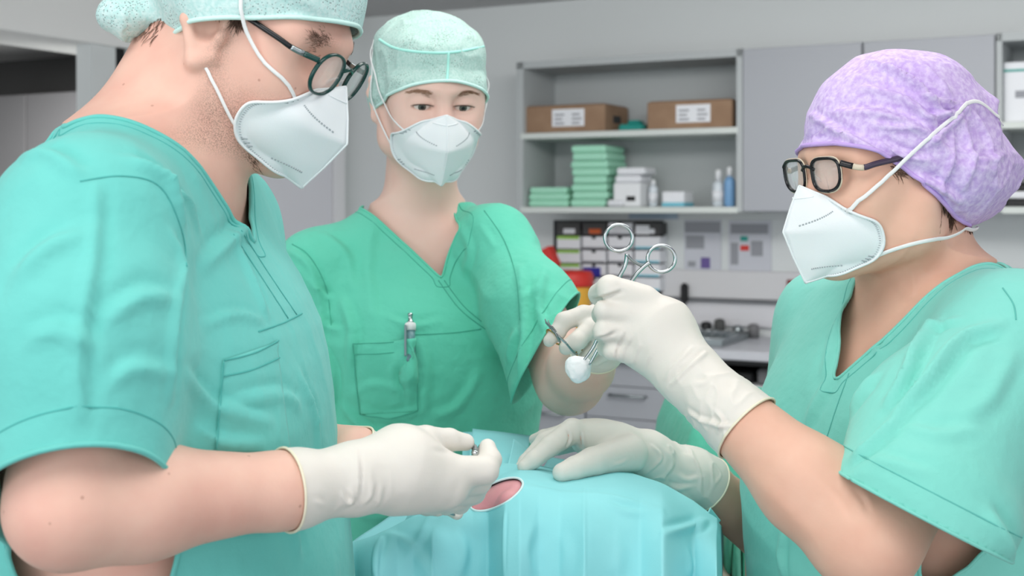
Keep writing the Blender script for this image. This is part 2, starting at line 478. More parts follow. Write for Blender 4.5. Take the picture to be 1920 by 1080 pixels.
def rot(yaw, pitch, roll):
    """columns: person's right, forward, up. yaw: heading angle of 'forward' from +Y towards -X (ccw), pitch up positive, roll to the right positive (radians in degrees)"""
    y, p, r = (math.radians(a) for a in (yaw, pitch, roll))
    Rz = np.array([[math.cos(y), -math.sin(y), 0], [math.sin(y), math.cos(y), 0], [0, 0, 1]])
    Rx = np.array([[1, 0, 0], [0, math.cos(p), -math.sin(p)], [0, math.sin(p), math.cos(p)]])
    Ry = np.array([[math.cos(r), 0, math.sin(r)], [0, 1, 0], [-math.sin(r), 0, math.cos(r)]])
    return Rz @ Rx @ Ry
class Frame:
    def __init__(s, O, R, k=1.0): s.O = np.array(O, float); s.R = R; s.k = k
    def p(s, *q):
        q = np.array(q[0] if len(q) == 1 else q, float); return s.O + (q * s.k) @ s.R.T
    def loc(s, Q): return (Q - s.O) @ s.R / s.k
    def E(s, c, r, R=None): return Ell(s.p(c), np.array(r) * s.k, s.R if R is None else s.R @ R)
    def K(s, a, b, ra, rb, n=None, f=1.0): return Cone(s.p(a), s.p(b), ra * s.k, rb * s.k, None if n is None else s.R @ np.array(n, float), f)
# ------------------------------------------------------------------ shared materials
M = {}
M['skin_man'] = mat('skin_ruddy', (234, 192, 174), .5, sss=.12, c2=(226, 174, 158), cscale=22, cmix=(.3, .75), bump=.25, bscale=160, bdist=.0006, spec=.35)
def stubble(m):
    nt = m.node_tree; b = nt.nodes['Principled BSDF']; src = b.inputs['Base Color'].links[0].from_socket; N = nt.nodes.new; L = nt.links.new
    a = N('ShaderNodeAttribute'); a.attribute_name = 'stubble'; tc = N('ShaderNodeTexCoord'); n = N('ShaderNodeTexNoise'); n.inputs['Scale'].default_value = 1000; n.inputs['Detail'].default_value = 2; L(tc.outputs['Object'], n.inputs['Vector'])
    r = N('ShaderNodeMapRange'); r.inputs['From Min'].default_value = .42; r.inputs['From Max'].default_value = .62; L(n.outputs['Fac'], r.inputs['Value'])
    u = N('ShaderNodeMath'); u.operation = 'MULTIPLY'; L(a.outputs['Fac'], u.inputs[0]); L(r.outputs[0], u.inputs[1]); v = N('ShaderNodeMath'); v.operation = 'MULTIPLY'; v.inputs[1].default_value = .6; L(u.outputs[0], v.inputs[0])
    x = N('ShaderNodeMix'); x.data_type = 'RGBA'; x.inputs[7].default_value = lin((96, 74, 64)); L(src, x.inputs[6]); L(v.outputs[0], x.inputs[0]); L(x.outputs[2], b.inputs['Base Color'])
def freckles(m):
    nt = m.node_tree; b = nt.nodes['Principled BSDF']; src = b.inputs['Base Color'].links[0].from_socket; N = nt.nodes.new; L = nt.links.new
    tc = N('ShaderNodeTexCoord'); v = N('ShaderNodeTexVoronoi'); v.inputs['Scale'].default_value = 46; L(tc.outputs['Object'], v.inputs['Vector'])
    r = N('ShaderNodeMapRange'); r.inputs['From Min'].default_value = .075; r.inputs['From Max'].default_value = .045; r.inputs['To Max'].default_value = .42; L(v.outputs['Distance'], r.inputs['Value'])
    x = N('ShaderNodeMix'); x.data_type = 'RGBA'; x.inputs[7].default_value = lin((150, 92, 74)); L(src, x.inputs[6]); L(r.outputs[0], x.inputs[0]); L(x.outputs[2], b.inputs['Base Color'])
stubble(M['skin_man']); freckles(M['skin_man'])
M['skin_mid'] = mat('skin_pale', (238, 204, 190), .5, sss=.12, c2=(233, 192, 178), cscale=18, cmix=(.3, .75), bump=.12, bscale=160, bdist=.0005, spec=.35)
M['skin_right'] = mat('skin_tanned', (232, 188, 166), .5, sss=.12, c2=(222, 172, 150), cscale=20, cmix=(.3, .75), bump=.3, bscale=120, bdist=.0008, spec=.35)
M['scrub_man'] = mat('scrub_cloth_turquoise', (113, 203, 195), .85, c2=(106, 197, 189), cscale=3, bump=.6, bscale=26, bdist=.006, bump2=.35, b2scale=900, spec=.25, sheen=.15)
M['scrub_mid'] = mat('scrub_cloth_green', (108, 212, 185), .85, c2=(101, 206, 178), cscale=3, bump=.7, bscale=28, bdist=.007, bump2=.35, b2scale=900, spec=.25, sheen=.12)
M['scrub_right'] = mat('scrub_cloth_mint', (136, 217, 204), .85, c2=(129, 212, 198), cscale=3, bump=.6, bscale=26, bdist=.006, bump2=.35, b2scale=900, spec=.25, sheen=.15)
M['scrub_dark'] = mat('scrub_seam', (58, 158, 134), .9)
M['seam_man'] = mat('seam_turquoise', (84, 178, 172), .9)
M['seam_mid'] = mat('seam_green', (78, 178, 154), .9)
M['seam_right'] = mat('seam_mint', (100, 188, 178), .9)
M['latex'] = mat('latex_glove', (230, 223, 214), .5, sss=.08, bump=.25, bscale=60, bdist=.0015, bump2=.2, b2scale=700, spec=.4, bdetail=5)
M['latex_rim'] = mat('latex_rolled_rim', (236, 230, 206), .5)
M['mask'] = mat('mask_fleece', (236, 240, 242), .9, bump=.25, bscale=700, bdist=.0004, spec=.2, sss=.05)
M['mask_weld'] = mat('mask_weld', (168, 176, 180), .9)
M['strap'] = mat('elastic_strap', (240, 240, 240), .8, bump=.3, bscale=900, bdist=.0004)
M['cap_edge'] = mat('cap_elastic', (206, 240, 234), .8, bump=.5, bscale=500, bdist=.0008)
M['hair'] = mat('hair_brown', (92, 70, 58), .7, c2=(128, 100, 84), cscale=90)
M['hair_fair'] = mat('hair_fair', (150, 124, 100), .7, c2=(178, 150, 124), cscale=90)
M['black'] = mat('black_acetate', (22, 22, 26), .25)
M['frame_teal'] = mat('dark_green_acetate', (16, 62, 58), .2)
M['metal'] = mat('polished_steel', (190, 196, 198), .16, metal=1)
M['steel_dull'] = mat('steel', (150, 158, 160), .3, metal=1)
M['gold'] = mat('gilt_steel', (220, 170, 96), .22, metal=1)
M['drape'] = mat('drape_paper', (152, 223, 228), .8, c2=(145, 218, 224), cscale=6, bump=.35, bscale=14, bdist=.004, bump2=.2, b2scale=500, spec=.25)
M['gauze'] = mat('gauze', (246, 248, 250), .95, bump=.4, bscale=120, bdist=.002)
M['white'] = mat('eye_white', (228, 220, 214), .25, coat=.5)
def lensmat():
    m = bpy.data.materials.new('spectacle_lens'); m.use_nodes = True; nt = m.node_tree; b = nt.nodes['Principled BSDF']
    b.inputs['Base Color'].default_value = (.93, .97, .96, 1); b.inputs['Roughness'].default_value = .02; b.inputs['Alpha'].default_value = .22
    b.inputs['Specular IOR Level'].default_value = .8; b.inputs['Coat Weight'].default_value = .6; return m
M['lens'] = lensmat()
def capmat(name, c, cthin, hole, scale, alpha=(.96, .5), kind='net'):
    """crinkled nonwoven: patches of open mesh between denser fibre"""
    m = bpy.data.materials.new(name); m.use_nodes = True; nt = m.node_tree; b = nt.nodes['Principled BSDF']; N = nt.nodes.new; L = nt.links.new
    tc = N('ShaderNodeTexCoord'); n1 = N('ShaderNodeTexNoise'); n1.inputs['Scale'].default_value = scale; n1.inputs['Detail'].default_value = 2
    n2 = N('ShaderNodeTexNoise'); n2.inputs['Scale'].default_value = scale * 9; n2.inputs['Detail'].default_value = 3
    v = N('ShaderNodeTexVoronoi'); v.inputs['Scale'].default_value = 430 if kind == 'net' else 260
    for q in (n1, n2, v): L(tc.outputs['Object'], q.inputs['Vector'])
    r1 = N('ShaderNodeMapRange'); r1.inputs['From Min'].default_value = .46; r1.inputs['From Max'].default_value = .6; L(n1.outputs['Fac'], r1.inputs['Value'])
    r2 = N('ShaderNodeMapRange'); r2.inputs['From Min'].default_value = .35; r2.inputs['From Max'].default_value = .15; L(v.outputs['Distance'], r2.inputs['Value'])
    r3 = N('ShaderNodeMapRange'); r3.inputs['From Min'].default_value = .35; r3.inputs['From Max'].default_value = .65; L(n2.outputs['Fac'], r3.inputs['Value'])
    mu = N('ShaderNodeMath'); mu.operation = 'MULTIPLY'; L(r1.outputs[0], mu.inputs[0]); L(r2.outputs[0], mu.inputs[1])
    mx = N('ShaderNodeMix'); mx.data_type = 'RGBA'; mx.inputs[6].default_value = lin(c); mx.inputs[7].default_value = lin(cthin); L(r3.outputs[0], mx.inputs[0])
    mx2 = N('ShaderNodeMix'); mx2.data_type = 'RGBA'; mx2.inputs[7].default_value = lin(hole); L(mx.outputs[2], mx2.inputs[6]); L(mu.outputs[0], mx2.inputs[0])
    L(mx2.outputs[2], b.inputs['Base Color'])
    al = N('ShaderNodeMapRange'); al.inputs['To Min'].default_value = alpha[0]; al.inputs['To Max'].default_value = alpha[1]; L(mu.outputs[0], al.inputs['Value']); L(al.outputs[0], b.inputs['Alpha'])
    bp = N('ShaderNodeBump'); bp.inputs['Strength'].default_value = .5; bp.inputs['Distance'].default_value = .0012; L(n2.outputs['Fac'], bp.inputs['Height']); L(bp.outputs['Normal'], b.inputs['Normal'])
    b.inputs['Roughness'].default_value = .75; b.inputs['Specular IOR Level'].default_value = .3
    return m
M['cap_teal'] = capmat('cap_net_teal', (190, 229, 226), (216, 240, 238), (150, 172, 172), 34, (.88, .5))
M['cap_mint'] = capmat('cap_net_mint', (182, 220, 211), (208, 234, 227), (136, 162, 154), 42, (.86, .5))
M['cap_lilac'] = capmat('cap_lilac', (198, 170, 226), (224, 206, 243), (206, 186, 232), 20, (1, .97), 'x')
# ================================================================== the room
WA = np.array([.8836, -.4683, 0]); WN = np.array([-.4683, -.8836, 0]); W0 = np.array([0, 6.06, 0]); UPZ = np.array([0, 0, 1.0])
WR = np.stack([WA, WN, UPZ], 1)              # wall frame: along the back wall, out into the room, up
def wq(px, py, o):
    u = (px - 960) / FPX; t = (6.06 - o * 1.1318) / (1 + .53 * u); p = np.array([u * t, t, 0]) - W0
    return p @ WA, CAMZ - (py - HOR) / FPX * t
def wmb(): return MB(W0, WR)
def wp(s, o, z): return W0 + WA * s + WN * o + UPZ * z
def wbox(px0, py0, px1, py1, o1, dep):
    s0, za = wq(px0, py1, o1); s1, zb = wq(px1, py0, o1); return (s0, o1 - dep, za), (s1, o1, zb)
CEIL = 2.41
mw = mat('wall_paint', (216, 220, 220), .9, bump=.05, bscale=200); mc = mat('ceiling_paint', (184, 184, 184), .9)
mcab = mat('cabinet_laminate', (164, 167, 173), .5, spec=.4); mcabi = mat('cabinet_inside', (176, 181, 182), .7); mshelf = mat('shelf_board', (206, 212, 208), .5)
mgap = mat('shadow_gap', (60, 62, 64), .9); mblk = mat('black_plastic', (22, 22, 24), .5); mcount = mat('countertop_grey', (196, 198, 204), .35)
mgrey = mat('grey_laminate', (112, 112, 114), .6); mdgrey = mat('dark_grey', (78, 78, 78), .8); mwhite = mat('white_plastic', (226, 228, 230), .5); mpaper = mat('white_paper', (226, 228, 232), .9)
mcard = mat('cardboard', (154, 126, 102), .9, c2=(145, 117, 94), cscale=12, bump=.15, bscale=60); mcardd = mat('cardboard_dark', (120, 92, 70), .9)
mgreenp = mat('green_packs', (166, 222, 196), .85, bump=.2, bscale=50); mred = mat('red_plastic', (206, 52, 44), .45); myel = mat('yellow_plastic', (232, 176, 66), .45); mdred = mat('dark_red_socket', (122, 28, 28), .5)
mblue = mat('blue_plastic', (120, 164, 206), .45); mclear = mat('clear_plastic', (206, 214, 220), .25); mink = mat('grey_print', (150, 152, 158), .9); mpurp = mat('violet_print', (108, 92, 150), .9); mnavy = mat('blue_print', (50, 48, 150), .8); mlime = mat('lime_print', (150, 196, 92), .8); mcyan = mat('cyan_print', (120, 190, 208), .8); mteal = mat('teal_plastic', (40, 150, 140), .5); morange = mat('orange_print', (200, 96, 50), .7); mfloor = mat('vinyl_floor', (150, 152, 154), .35)
def S_(o): return tag(o, kind='structure')
S_(MB().box((-6, -1.6, -.05), (6, 9.5, 0)).build('floor', mfloor))
S_(MB().box((-6, -1.6, CEIL), (6, 9.5, CEIL + .1)).build('ceiling', mc))
m = wmb(); m.box((-.95, -.12, 0), (5.5, 0, CEIL)); S_(m.build('wall_back', mw))
# wall on the left: a long wall square to the back wall, with a pass-through under a bulkhead
def lq(px, off=0.0):                         # where a view ray meets the left wall plane s = S0
    u = (px - 960) / FPX; A = np.array([[u, -WN[0]], [1, -WN[1]]]); b_ = (W0 + WA * (SL + off))[:2]; t, k = np.linalg.solve(A, b_); return k, t
SL = -.95
m = wmb()
k180, _ = lq(178); k225, _ = lq(224); k240, _ = lq(246)
m.box((SL - .06, 0, 0), (SL, k240, 2.10)); S_(m.build('wall_left', mw))
m = wmb(); m.box((SL - .35, -.12, 2.095), (SL, 5.2, 2.31)); S_(m.build('wall_left', mat('bulkhead_paint', (238, 238, 236), .9)))
m = wmb(); m.box((SL - .30, -.12, 2.31), (SL - .05, 5.2, CEIL)); S_(m.build('trim_1', mgap))
m = wmb(); m.box((SL - .10, k225, 0), (SL - .02, k180, 2.095)); S_(m.build('wall_left', mw))
m = wmb(); m.box((SL - .055, k240, 0), (SL - .035, k225, 2.095)); S_(m.build('slot_shade_strip', mblk))  # black strip put in for the shade inside the slot
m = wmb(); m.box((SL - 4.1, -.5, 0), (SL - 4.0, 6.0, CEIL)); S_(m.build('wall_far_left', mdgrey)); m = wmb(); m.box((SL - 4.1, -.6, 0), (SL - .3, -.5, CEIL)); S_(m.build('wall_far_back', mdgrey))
# door leaf and frame on the far part of the left wall, behind the man's neck
ka, _ = lq(655); kb, _ = lq(560)
m = wmb(); m.box((SL - .005, .06, 0), (SL + .03, .14, 2.05)); m.box((SL - .005, .14, 1.98), (SL + .03, 1.05, 2.05)); m.box((SL - .005, 1.0, 0), (SL + .03, 1.08, 2.05)); S_(m.build('trim_3', mat('door_frame_paint', (236, 236, 238), .6)))
m = wmb(); m.box((SL, .15, .01), (SL + .015, .99, 1.97)); m.box((SL + .015, .88, 1.02), (SL + .06, .92, 1.05)); S_(m.build('door_1', mat('door_laminate', (228, 228, 234), .6)))
# grey cupboards seen through the pass-through
def cupboard(s0, s1, top, label):
    t = thing('tall_cupboard', label, 'cupboard', wp((s0 + s1) / 2, -.2, 0), 'tall grey cupboards in the next room')
    wmb().box((s0 + .003, -.45, 0.06), (s1 - .003, -.02, top), .004).build('body', mgrey, t)
    wmb().box((s0 + .006, -.02, .1), (s1 - .006, .0, top - .005), .003).build('door', mgrey, t)
sa, ztc = wq(48, 176, 0); sb, _ = wq(178, 176, 0); sc_ = sa - (sb - sa)
cupboard(sc_, sa, ztc, 'tall grey cupboard beyond the pass-through, at the left edge of the photo'); cupboard(sa, sb, ztc, 'tall grey cupboard beyond the pass-through, nearest the white column'); cupboard(sb, SL - .36, ztc, 'tall grey cupboard in the next room, hidden behind the white column')
# stack of dark trays on the cupboards
t0, _ = wq(136, 150, 0); t1, _ = wq(182, 150, 0)
for i in range(4):
    z = ztc + .002 + i * .052; t = tag(wmb().box((t0 + .01 * (i % 2), -.32, z), (t1, -.03, z + .036), .008).build('tray', mblk if i % 2 == 0 else mgrey), ['dark tray at the bottom of the stack on the grey cupboard', 'tray lying second from the bottom of the stack on the grey cupboard', 'dark tray lying third from the bottom of the stack on the grey cupboard', 'tray on top of the stack on the grey cupboard'][i], 'tray', 'trays stacked on the grey cupboards')

# ---- wall cabinets
OF = .34
s0, zt = wq(968, 118, OF); s1, zt2 = wq(1392, 90, OF); _, zb = wq(1200, 388, OF); ztop = (zt + zt2) / 2; T_ = .03
sh = thing('open_shelf_unit', 'pale open wall shelf unit with two boards holding brown boxes and green packs', 'shelf', wp((s0 + s1) / 2, .17, zb))
m = wmb(); m.box((s0, 0.003, zb - .02), (s0 + .035, OF, ztop)); m.box((s1 - .025, .003, zb - .02), (s1, OF, ztop)); m.box((s0, .003, ztop - .03), (s1, OF, ztop)); m.box((s0 + .03, .003, zb), (s1 - .03, .02, ztop - .03)); m.build('carcass', mcabi, sh)
_, zs = wq(1180, 244, OF)
for z in (zs, zb): wmb().box((s0 + .02, .02, z - .026), (s1 - .02, OF + .004, z), .003).build('shelf_board', mshelf, sh)
Z1, Z2 = zs, zb
def cab(px0, px1, label):
    a, _ = wq(px0, 80, OF); b, _ = wq(px1, 80, OF); t = thing('hanging_cabinet', label, 'cabinet', wp((a + b) / 2, .17, zb - .02), 'closed wall cabinets beside the open shelves')
    wmb().box((a, .003, zb - .02), (b - .004, OF - .02, ztop)).build('body', mcab, t); wmb().box((a + .002, OF - .02, zb - .018), (b - .006, OF, ztop - .002), .002).build('door', mcab, t)
cab(1392, 1618, 'closed grey wall cabinet right next to the open shelf unit'); cab(1618, 1868, 'closed grey wall cabinet behind the lilac cap')
a, _ = wq(1868, 80, OF); b = a + .75
t = thing('open_shelf_unit', 'pale open wall shelf unit at the right edge of the photo', 'shelf', wp((a + b) / 2, .17, zb))
m = wmb(); m.box((a, .003, zb - .02), (a + .02, OF, ztop)); m.box((b - .02, .003, zb - .02), (b, OF, ztop)); m.box((a, .003, ztop - .03), (b, OF, ztop)); m.box((a + .02, .003, zb), (b - .02, .02, ztop - .03)); m.build('carcass', mcabi, t)
_, z_ = wq(1900, 228, OF)
for z in (z_, zb): wmb().box((a + .02, .02, z - .026), (b - .02, OF + .004, z), .003).build('shelf_board', mshelf, t)
# things on that right-hand shelf
wb = wbox(1882, 112, 1990, 219, OF - .04, .22)
t = thing('carton', 'white carton with a green line on the upper shelf at the right edge', 'box', wp((wb[0][0] + wb[1][0]) / 2, .2, z_))
A, B_ = wb; A = (A[0], A[1], z_ + .001)
wmb().box(A, B_, .003).build('box', mpaper, t); h = B_[2] - A[2]
wmb().box((A[0], B_[1], A[2] + h * .84), (B_[0], B_[1] + .002, A[2] + h * .88)).build('green_line', mteal, t); wmb().box((A[0] + .04, B_[1], A[2] + h * .4), (A[0] + .12, B_[1] + .002, A[2] + h * .52)).build('print', mink, t)
for i in range(5):
    zz = zb + .001 + i * .029; tag(wmb().box((a + .03 + .006 * (i % 2), .06, zz), (a + .34, OF - .03 - .01 * (i % 3), zz + .027), .004).build('folder', (mblk, mpaper, mblk, mgrey, mpaper)[i]), ['black folder at the bottom of the pile behind the lilac cap', 'pale folder second from the bottom of the pile behind the lilac cap', 'black folder in the middle of the pile behind the lilac cap', 'grey folder second from the top of the pile behind the lilac cap', 'pale folder on top of the pile behind the lilac cap'][i], 'folder', 'folders piled on the right-hand shelf')

# ---- things on the open shelf unit
def carton(px0, py0, px1, py1, lab, o1=OF - .03, dep=.26, lx=(.35, .75), hand=False):
    A, B_ = wbox(px0, py0, px1, py1, o1, dep); h = B_[2] - A[2]; A = (A[0], A[1], Z1 + .001); B_ = (B_[0], B_[1], Z1 + .001 + h)
    t = thing('cardboard_box', lab, 'box', wp((A[0] + B_[0]) / 2, o1 - dep / 2, Z1), 'cardboard boxes on the upper shelf')
    B_ = (min(B_[0], s1 - .03), B_[1], B_[2]); wmb().box(A, B_, .004).build('box', mcard, t); w = B_[0] - A[0]
    la = wmb().box((A[0] + w * lx[0], o1, A[2] + h * .22), (A[0] + w * lx[1], o1 + .0015, A[2] + h * .86)).build('label', mpaper, t)
    x0, x1 = A[0] + w * lx[0], A[0] + w * lx[1]
    m = wmb()
    for k in range(6):
        xx = x0 + (x1 - x0) * (.08 if k < 3 else .62); m.box((xx, o1 + .0014, A[2] + h * (.3 + .16 * (k % 3))), (xx + (x1 - x0) * (.3 - .06 * (k % 2)), o1 + .0024, A[2] + h * (.37 + .16 * (k % 3))))
    m.build('print', mink, la, kind='stuff')
    wmb().box((A[0] + w * .03, A[1] - .0, B_[2]), (B_[0] - w * .03, o1 - .01, B_[2] + .004)).build('lid', mcardd, t)
    if hand: wmb().box((B_[0], o1 - .17, A[2] + h * .35), (B_[0] + .002, o1 - .09, A[2] + h * .62)).build('hand_hole', mgap, t)
carton(984, 190, 1134, 246, 'brown cardboard box with a white label on the left of the upper shelf', hand=True)
carton(1213, 180, 1373, 238, 'brown cardboard box with a white label on the right of the upper shelf')
A, B_ = wbox(1158, 225, 1206, 243, .26, .12); t = thing('tissue_pack', 'small teal pack between the two cardboard boxes', 'pack', wp((A[0] + B_[0]) / 2, .2, Z1))
wmb().box((A[0], A[1], Z1 + .001), (B_[0], B_[1], Z1 + .032), .01).build('pack', mteal, t); wmb().box((A[0] + .03, A[1] + .03, Z1 + .03), (B_[0] - .03, B_[1] - .03, Z1 + .05), .008).build('tissue', mteal, t)
def pack(px0, px1, z0, h, o1, dep, name, label, cat, group, m_, bev=.008, tilt=0):
    (A, B_) = wbox(px0, 300, px1, 310, o1, dep); b = wmb().box((A[0], A[1], z0), (B_[0], B_[1], z0 + h), bev)
    if tilt: V = b.V[0]; c = V.mean(0); d = V - c; V[:] = c + d @ np.array([[math.cos(tilt), -math.sin(tilt), 0], [math.sin(tilt), math.cos(tilt), 0], [0, 0, 1]])
    return tag(b.build(name, m_), label, cat, group)
gr = 'green packs stacked on the lower shelf'
for i, h in enumerate((.030, .030, .032)):
    pack(990 + (2 if i == 2 else 0), 1064 - (3 if i == 2 else 0), Z2 + .001 + .029 * i, .028, OF - .03, .2, 'green_pack', ['mint green pack, lowest of the short pile at the left end of the lower shelf', 'mint green pack, middle of the short pile at the left of the lower shelf', 'mint green pack on top of the short pile on the left of the lower shelf'][i], 'pack', gr, mgreenp)
names = ['lowest', 'second lowest', 'third lowest', 'fourth from the bottom', 'fourth from the top', 'third from the top', 'second from the top', 'topmost']
for i in range(8):
    pack(1070 + (i * 3) % 5 - 1, 1134 + (i * 5) % 7, Z2 + .001 + .0335 * i, .032, OF - .03 - .005 * (i % 3), .22, 'green_pack', 'mint green pack, %s of the tall stack on the lower shelf' % names[i], 'pack', gr, mgreenp)
A, B_ = wbox(1150, 335, 1200, 380, OF - .03, .16)
t = thing('glove_carton', 'white dispenser carton with a dark slot beside the tall green stack', 'box', wp((A[0] + B_[0]) / 2, .25, Z2)); h = B_[2] - A[2]
wmb().box((A[0], A[1], Z2 + .001), (B_[0], B_[1], Z2 + .001 + h), .004).build('box', mwhite, t); w = B_[0] - A[0]
wmb().box((A[0] + w * .5, B_[1], Z2 + h * .25), (A[0] + w * .82, B_[1] + .002, Z2 + h * .45)).build('slot', mblk, t); wmb().box((A[0] - .02, B_[1], Z2 + .002), (A[0] + w * .45, B_[1] + .03, Z2 + .03), .01).build('flap', mpaper, t)
for i in range(2): pack(1152 + 3 * i, 1200 + 8 * i, Z2 + .002 + h + i * .034, .031, OF - .04, .14, 'white_pack', ['white flat pack lying right on the white dispenser carton', 'white flat pack, upper of two on the white dispenser carton'][i], 'pack', 'white packs on the dispenser carton', mpaper)
def bottle(pxc, rpx, h, zb_, o, name, label, body, cap, capcol, group=None, band=None, neck=.45, caph=.22):
    s, _ = wq(pxc, 380, o); r = rpx / FPX * 5.2; t = thing(name, label, 'bottle', wp(s, o, zb_), group)
    c = (s, o, zb_ + .001); hb = h * (1 - caph)
    wmb().lathe([(r * .9, 0), (r, .004), (r, hb * .8), (r * .85, hb * .9), (r * neck, hb)], c, 20).build('body', body, t, True)
    wmb().lathe([(r * neck * 1.1, hb), (r * neck * 1.1, h * .95), (r * neck * .7, h)], c, 16).build('cap', cap, t, True)
    if band: wmb().lathe([(r * 1.02, hb * .2), (r * 1.02, hb * .62)], c, 20).build('label', band, t, True)
bottle(1225, 9, .115, Z2, OF - .1, 'plastic_bottle', 'small grey-white bottle right of the white dispenser carton', mclear, mwhite, None, None, mpaper, caph=.18)
A, B_ = wbox(1241, 352, 1282, 381, OF - .04, .12); t = thing('tissue_box', 'low white box with a light blue base on the lower shelf', 'box', wp((A[0] + B_[0]) / 2, .25, Z2)); h = B_[2] - A[2]
wmb().box((A[0], A[1], Z2 + h * .25), (B_[0], B_[1], Z2 + h), .005).build('box', mpaper, t); wmb().box((A[0] - .001, A[1] - .001, Z2 + .001), (B_[0] + .001, B_[1] + .001, Z2 + h * .28), .003).build('base', mcyan, t)
bottle(1347, 12, .155, Z2, OF - .1, 'spray_bottle', 'grey clear bottle left of the blue bottle on the lower shelf', mclear, mwhite, None, None, mpaper, caph=.3)
bottle(1368, 10.5, .165, Z2, OF - .07, 'spray_bottle', 'blue spray bottle with a white top and red collar on the lower shelf', mblue, mwhite, None, None, None, caph=.24)

# ---- wall behind the counter: dispenser grid, notice sheets, service rail
GX = [1042, 1090, 1138, 1188, 1240]
nt_ = thing('dispenser_rack', 'wall rack holding white supply boxes in four columns above the counter', 'rack', wp(wq(1140, 560, .02)[0], .01, wq(1140, 560, .02)[1]))
A, B_ = wbox(1038, 414, 1243, 545, .012, .008); wmb().box(A, B_).build('back_plate', mgap, nt_)
for j in range(5):
    for i in range(4):
        y0 = 417 + j * 26; tp = (mlime, mpaper, mpaper, mcyan)[i] if j else mpaper
        A, B_ = wbox(GX[i] + 2, y0 + (1 if i else 0), GX[i + 1] - 3, y0 + 23, .10, .088)
        t = thing('supply_box', 'supply box in the wall rack, %s row, %s column' % (('top', 'second', 'middle', 'fourth', 'bottom')[j], ('left', 'second', 'third', 'right')[i]), 'box', wp((A[0] + B_[0]) / 2, .06, A[2]), 'supply boxes in the wall rack')
        dark = j == 0 and i != 2
        h = B_[2] - A[2]; w = B_[0] - A[0]
        wmb().box(A, (B_[0], B_[1], B_[2] - (h * .0)), .002).build('box', mdgrey if dark else mpaper, t)
        if not dark:
            wmb().box((A[0] + w * .02, B_[1], A[2] + (h * .76 if i == 0 else 0)), (B_[0] - w * .02, B_[1] + .002, A[2] + h * (1 if i == 0 else .16))).build('stripe', tp if i in (0, 3) else mink, t)
            if i in (1, 2): wmb().box((A[0] + w * .42, B_[1], B_[2] - h * .2), (A[0] + w * .58, B_[1] + .002, B_[2])).build('notch', mgap, t)
            if i == 1 and j == 3: wmb().box((A[0] + w * .05, B_[1] + .002, A[2]), (A[0] + w * .8, B_[1] + .004, A[2] + h * .75)).build('print', mnavy, t)
        else:
            wmb().box((A[0] + w * .3, B_[1], A[2] + h * .1), (B_[0] - w * .2, B_[1] + .003, A[2] + h * .5)).build('contents', morange if i == 1 else mpaper, t)
        if i == 3 and j == 0: wmb().box((A[0] + w * .05, B_[1] + .003, A[2] + .002), (A[0] + w * .6, B_[1] + .006, A[2] + h * .8)).build('card', mpaper, t)
def rail(py0, py1, o, dep, s0px=1240):
    a_, _ = wq(s0px, 550, o); _, z1_ = wq(1380, py0, o); _, z0_ = wq(1380, py1, o); return (a_, o - dep, z0_), (a_ + 4.0, o, z1_)
def sheet_(px0, py0, px1, py1, label, blocks=()):
    A, B_ = wbox(px0, py0, px1, py1, .006, .004); t = thing('notice_sheet', label, 'paper', wp((A[0] + B_[0]) / 2, .003, A[2]), 'sheets pinned on the wall'); wmb().box(A, B_).build('paper', mat('laminated_sheet', (198, 200, 208), .5), t)
    for (x0, y0, x1, y1, m_) in blocks: A, B_ = wbox(x0, y0, x1, y1, .008, .003); wmb().box(A, B_).build('print', m_, t)
sheet_(1178, 392, 1272, 412, 'pale blue sheet on the wall just under the shelf', [(1180, 394, 1270, 410, mat('pale_blue', (166, 184, 200), .8))])
sheet_(1283, 412, 1352, 508, 'grey printed sheet on the wall with a violet picture at its foot', [(1284, 416, 1350, 436, mink), (1286, 442, 1320, 466, mink), (1314, 483, 1331, 503, mpurp), (1290, 490, 1304, 500, mink)])
sheet_(1366, 414, 1446, 508, 'grey printed sheet with small red and green pictures', [(1370, 420, 1440, 438, mink), (1388, 443, 1402, 452, mteal), (1388, 460, 1404, 470, mred), (1370, 455, 1384, 496, mink), (1408, 452, 1430, 480, mink)])
m = wmb(); A, B_ = rail(508, 561, .035, .03); m.box(A, B_, .004); S_(m.build('trim_4', mat('service_rail', (206, 206, 208), .5)))
m = wmb(); A, B_ = rail(562, 567, .045, .04); m.box(A, B_, .001); S_(m.build('rail_shadow_strip', mat('rail_shadow', (112, 114, 118), .5)))  # grey strip coloured as the shadow line below the rail
m = wmb(); A, B_ = rail(567.5, 612, .02, .016); m.box(A, B_, .002); S_(m.build('lightening_panel', mat('pale_panel', (214, 214, 218), .5)))  # pale panel added to lighten the wall the rail shades
for i, (x0, x1) in enumerate(((1475, 1499), (1506, 1530))):
    A, B_ = wbox(x0, 525, x1, 549, .045, .01); t = thing('power_socket', ['dark red wall socket, left of the two beside the respirator', 'dark red wall socket, right of the two beside the respirator'][i], 'socket', wp((A[0] + B_[0]) / 2, .04, A[2]), 'red sockets on the service rail')
    wmb().box(A, B_, .002).build('plate', mdred, t); c = ((A[0] + B_[0]) / 2, .0455, (A[2] + B_[2]) / 2); wmb().lathe([(.019, 0), (.019, .001), (.016, -.0)], c, 20, 1).build('recess', mat('socket_recess', (84, 18, 18), .5), t, True)

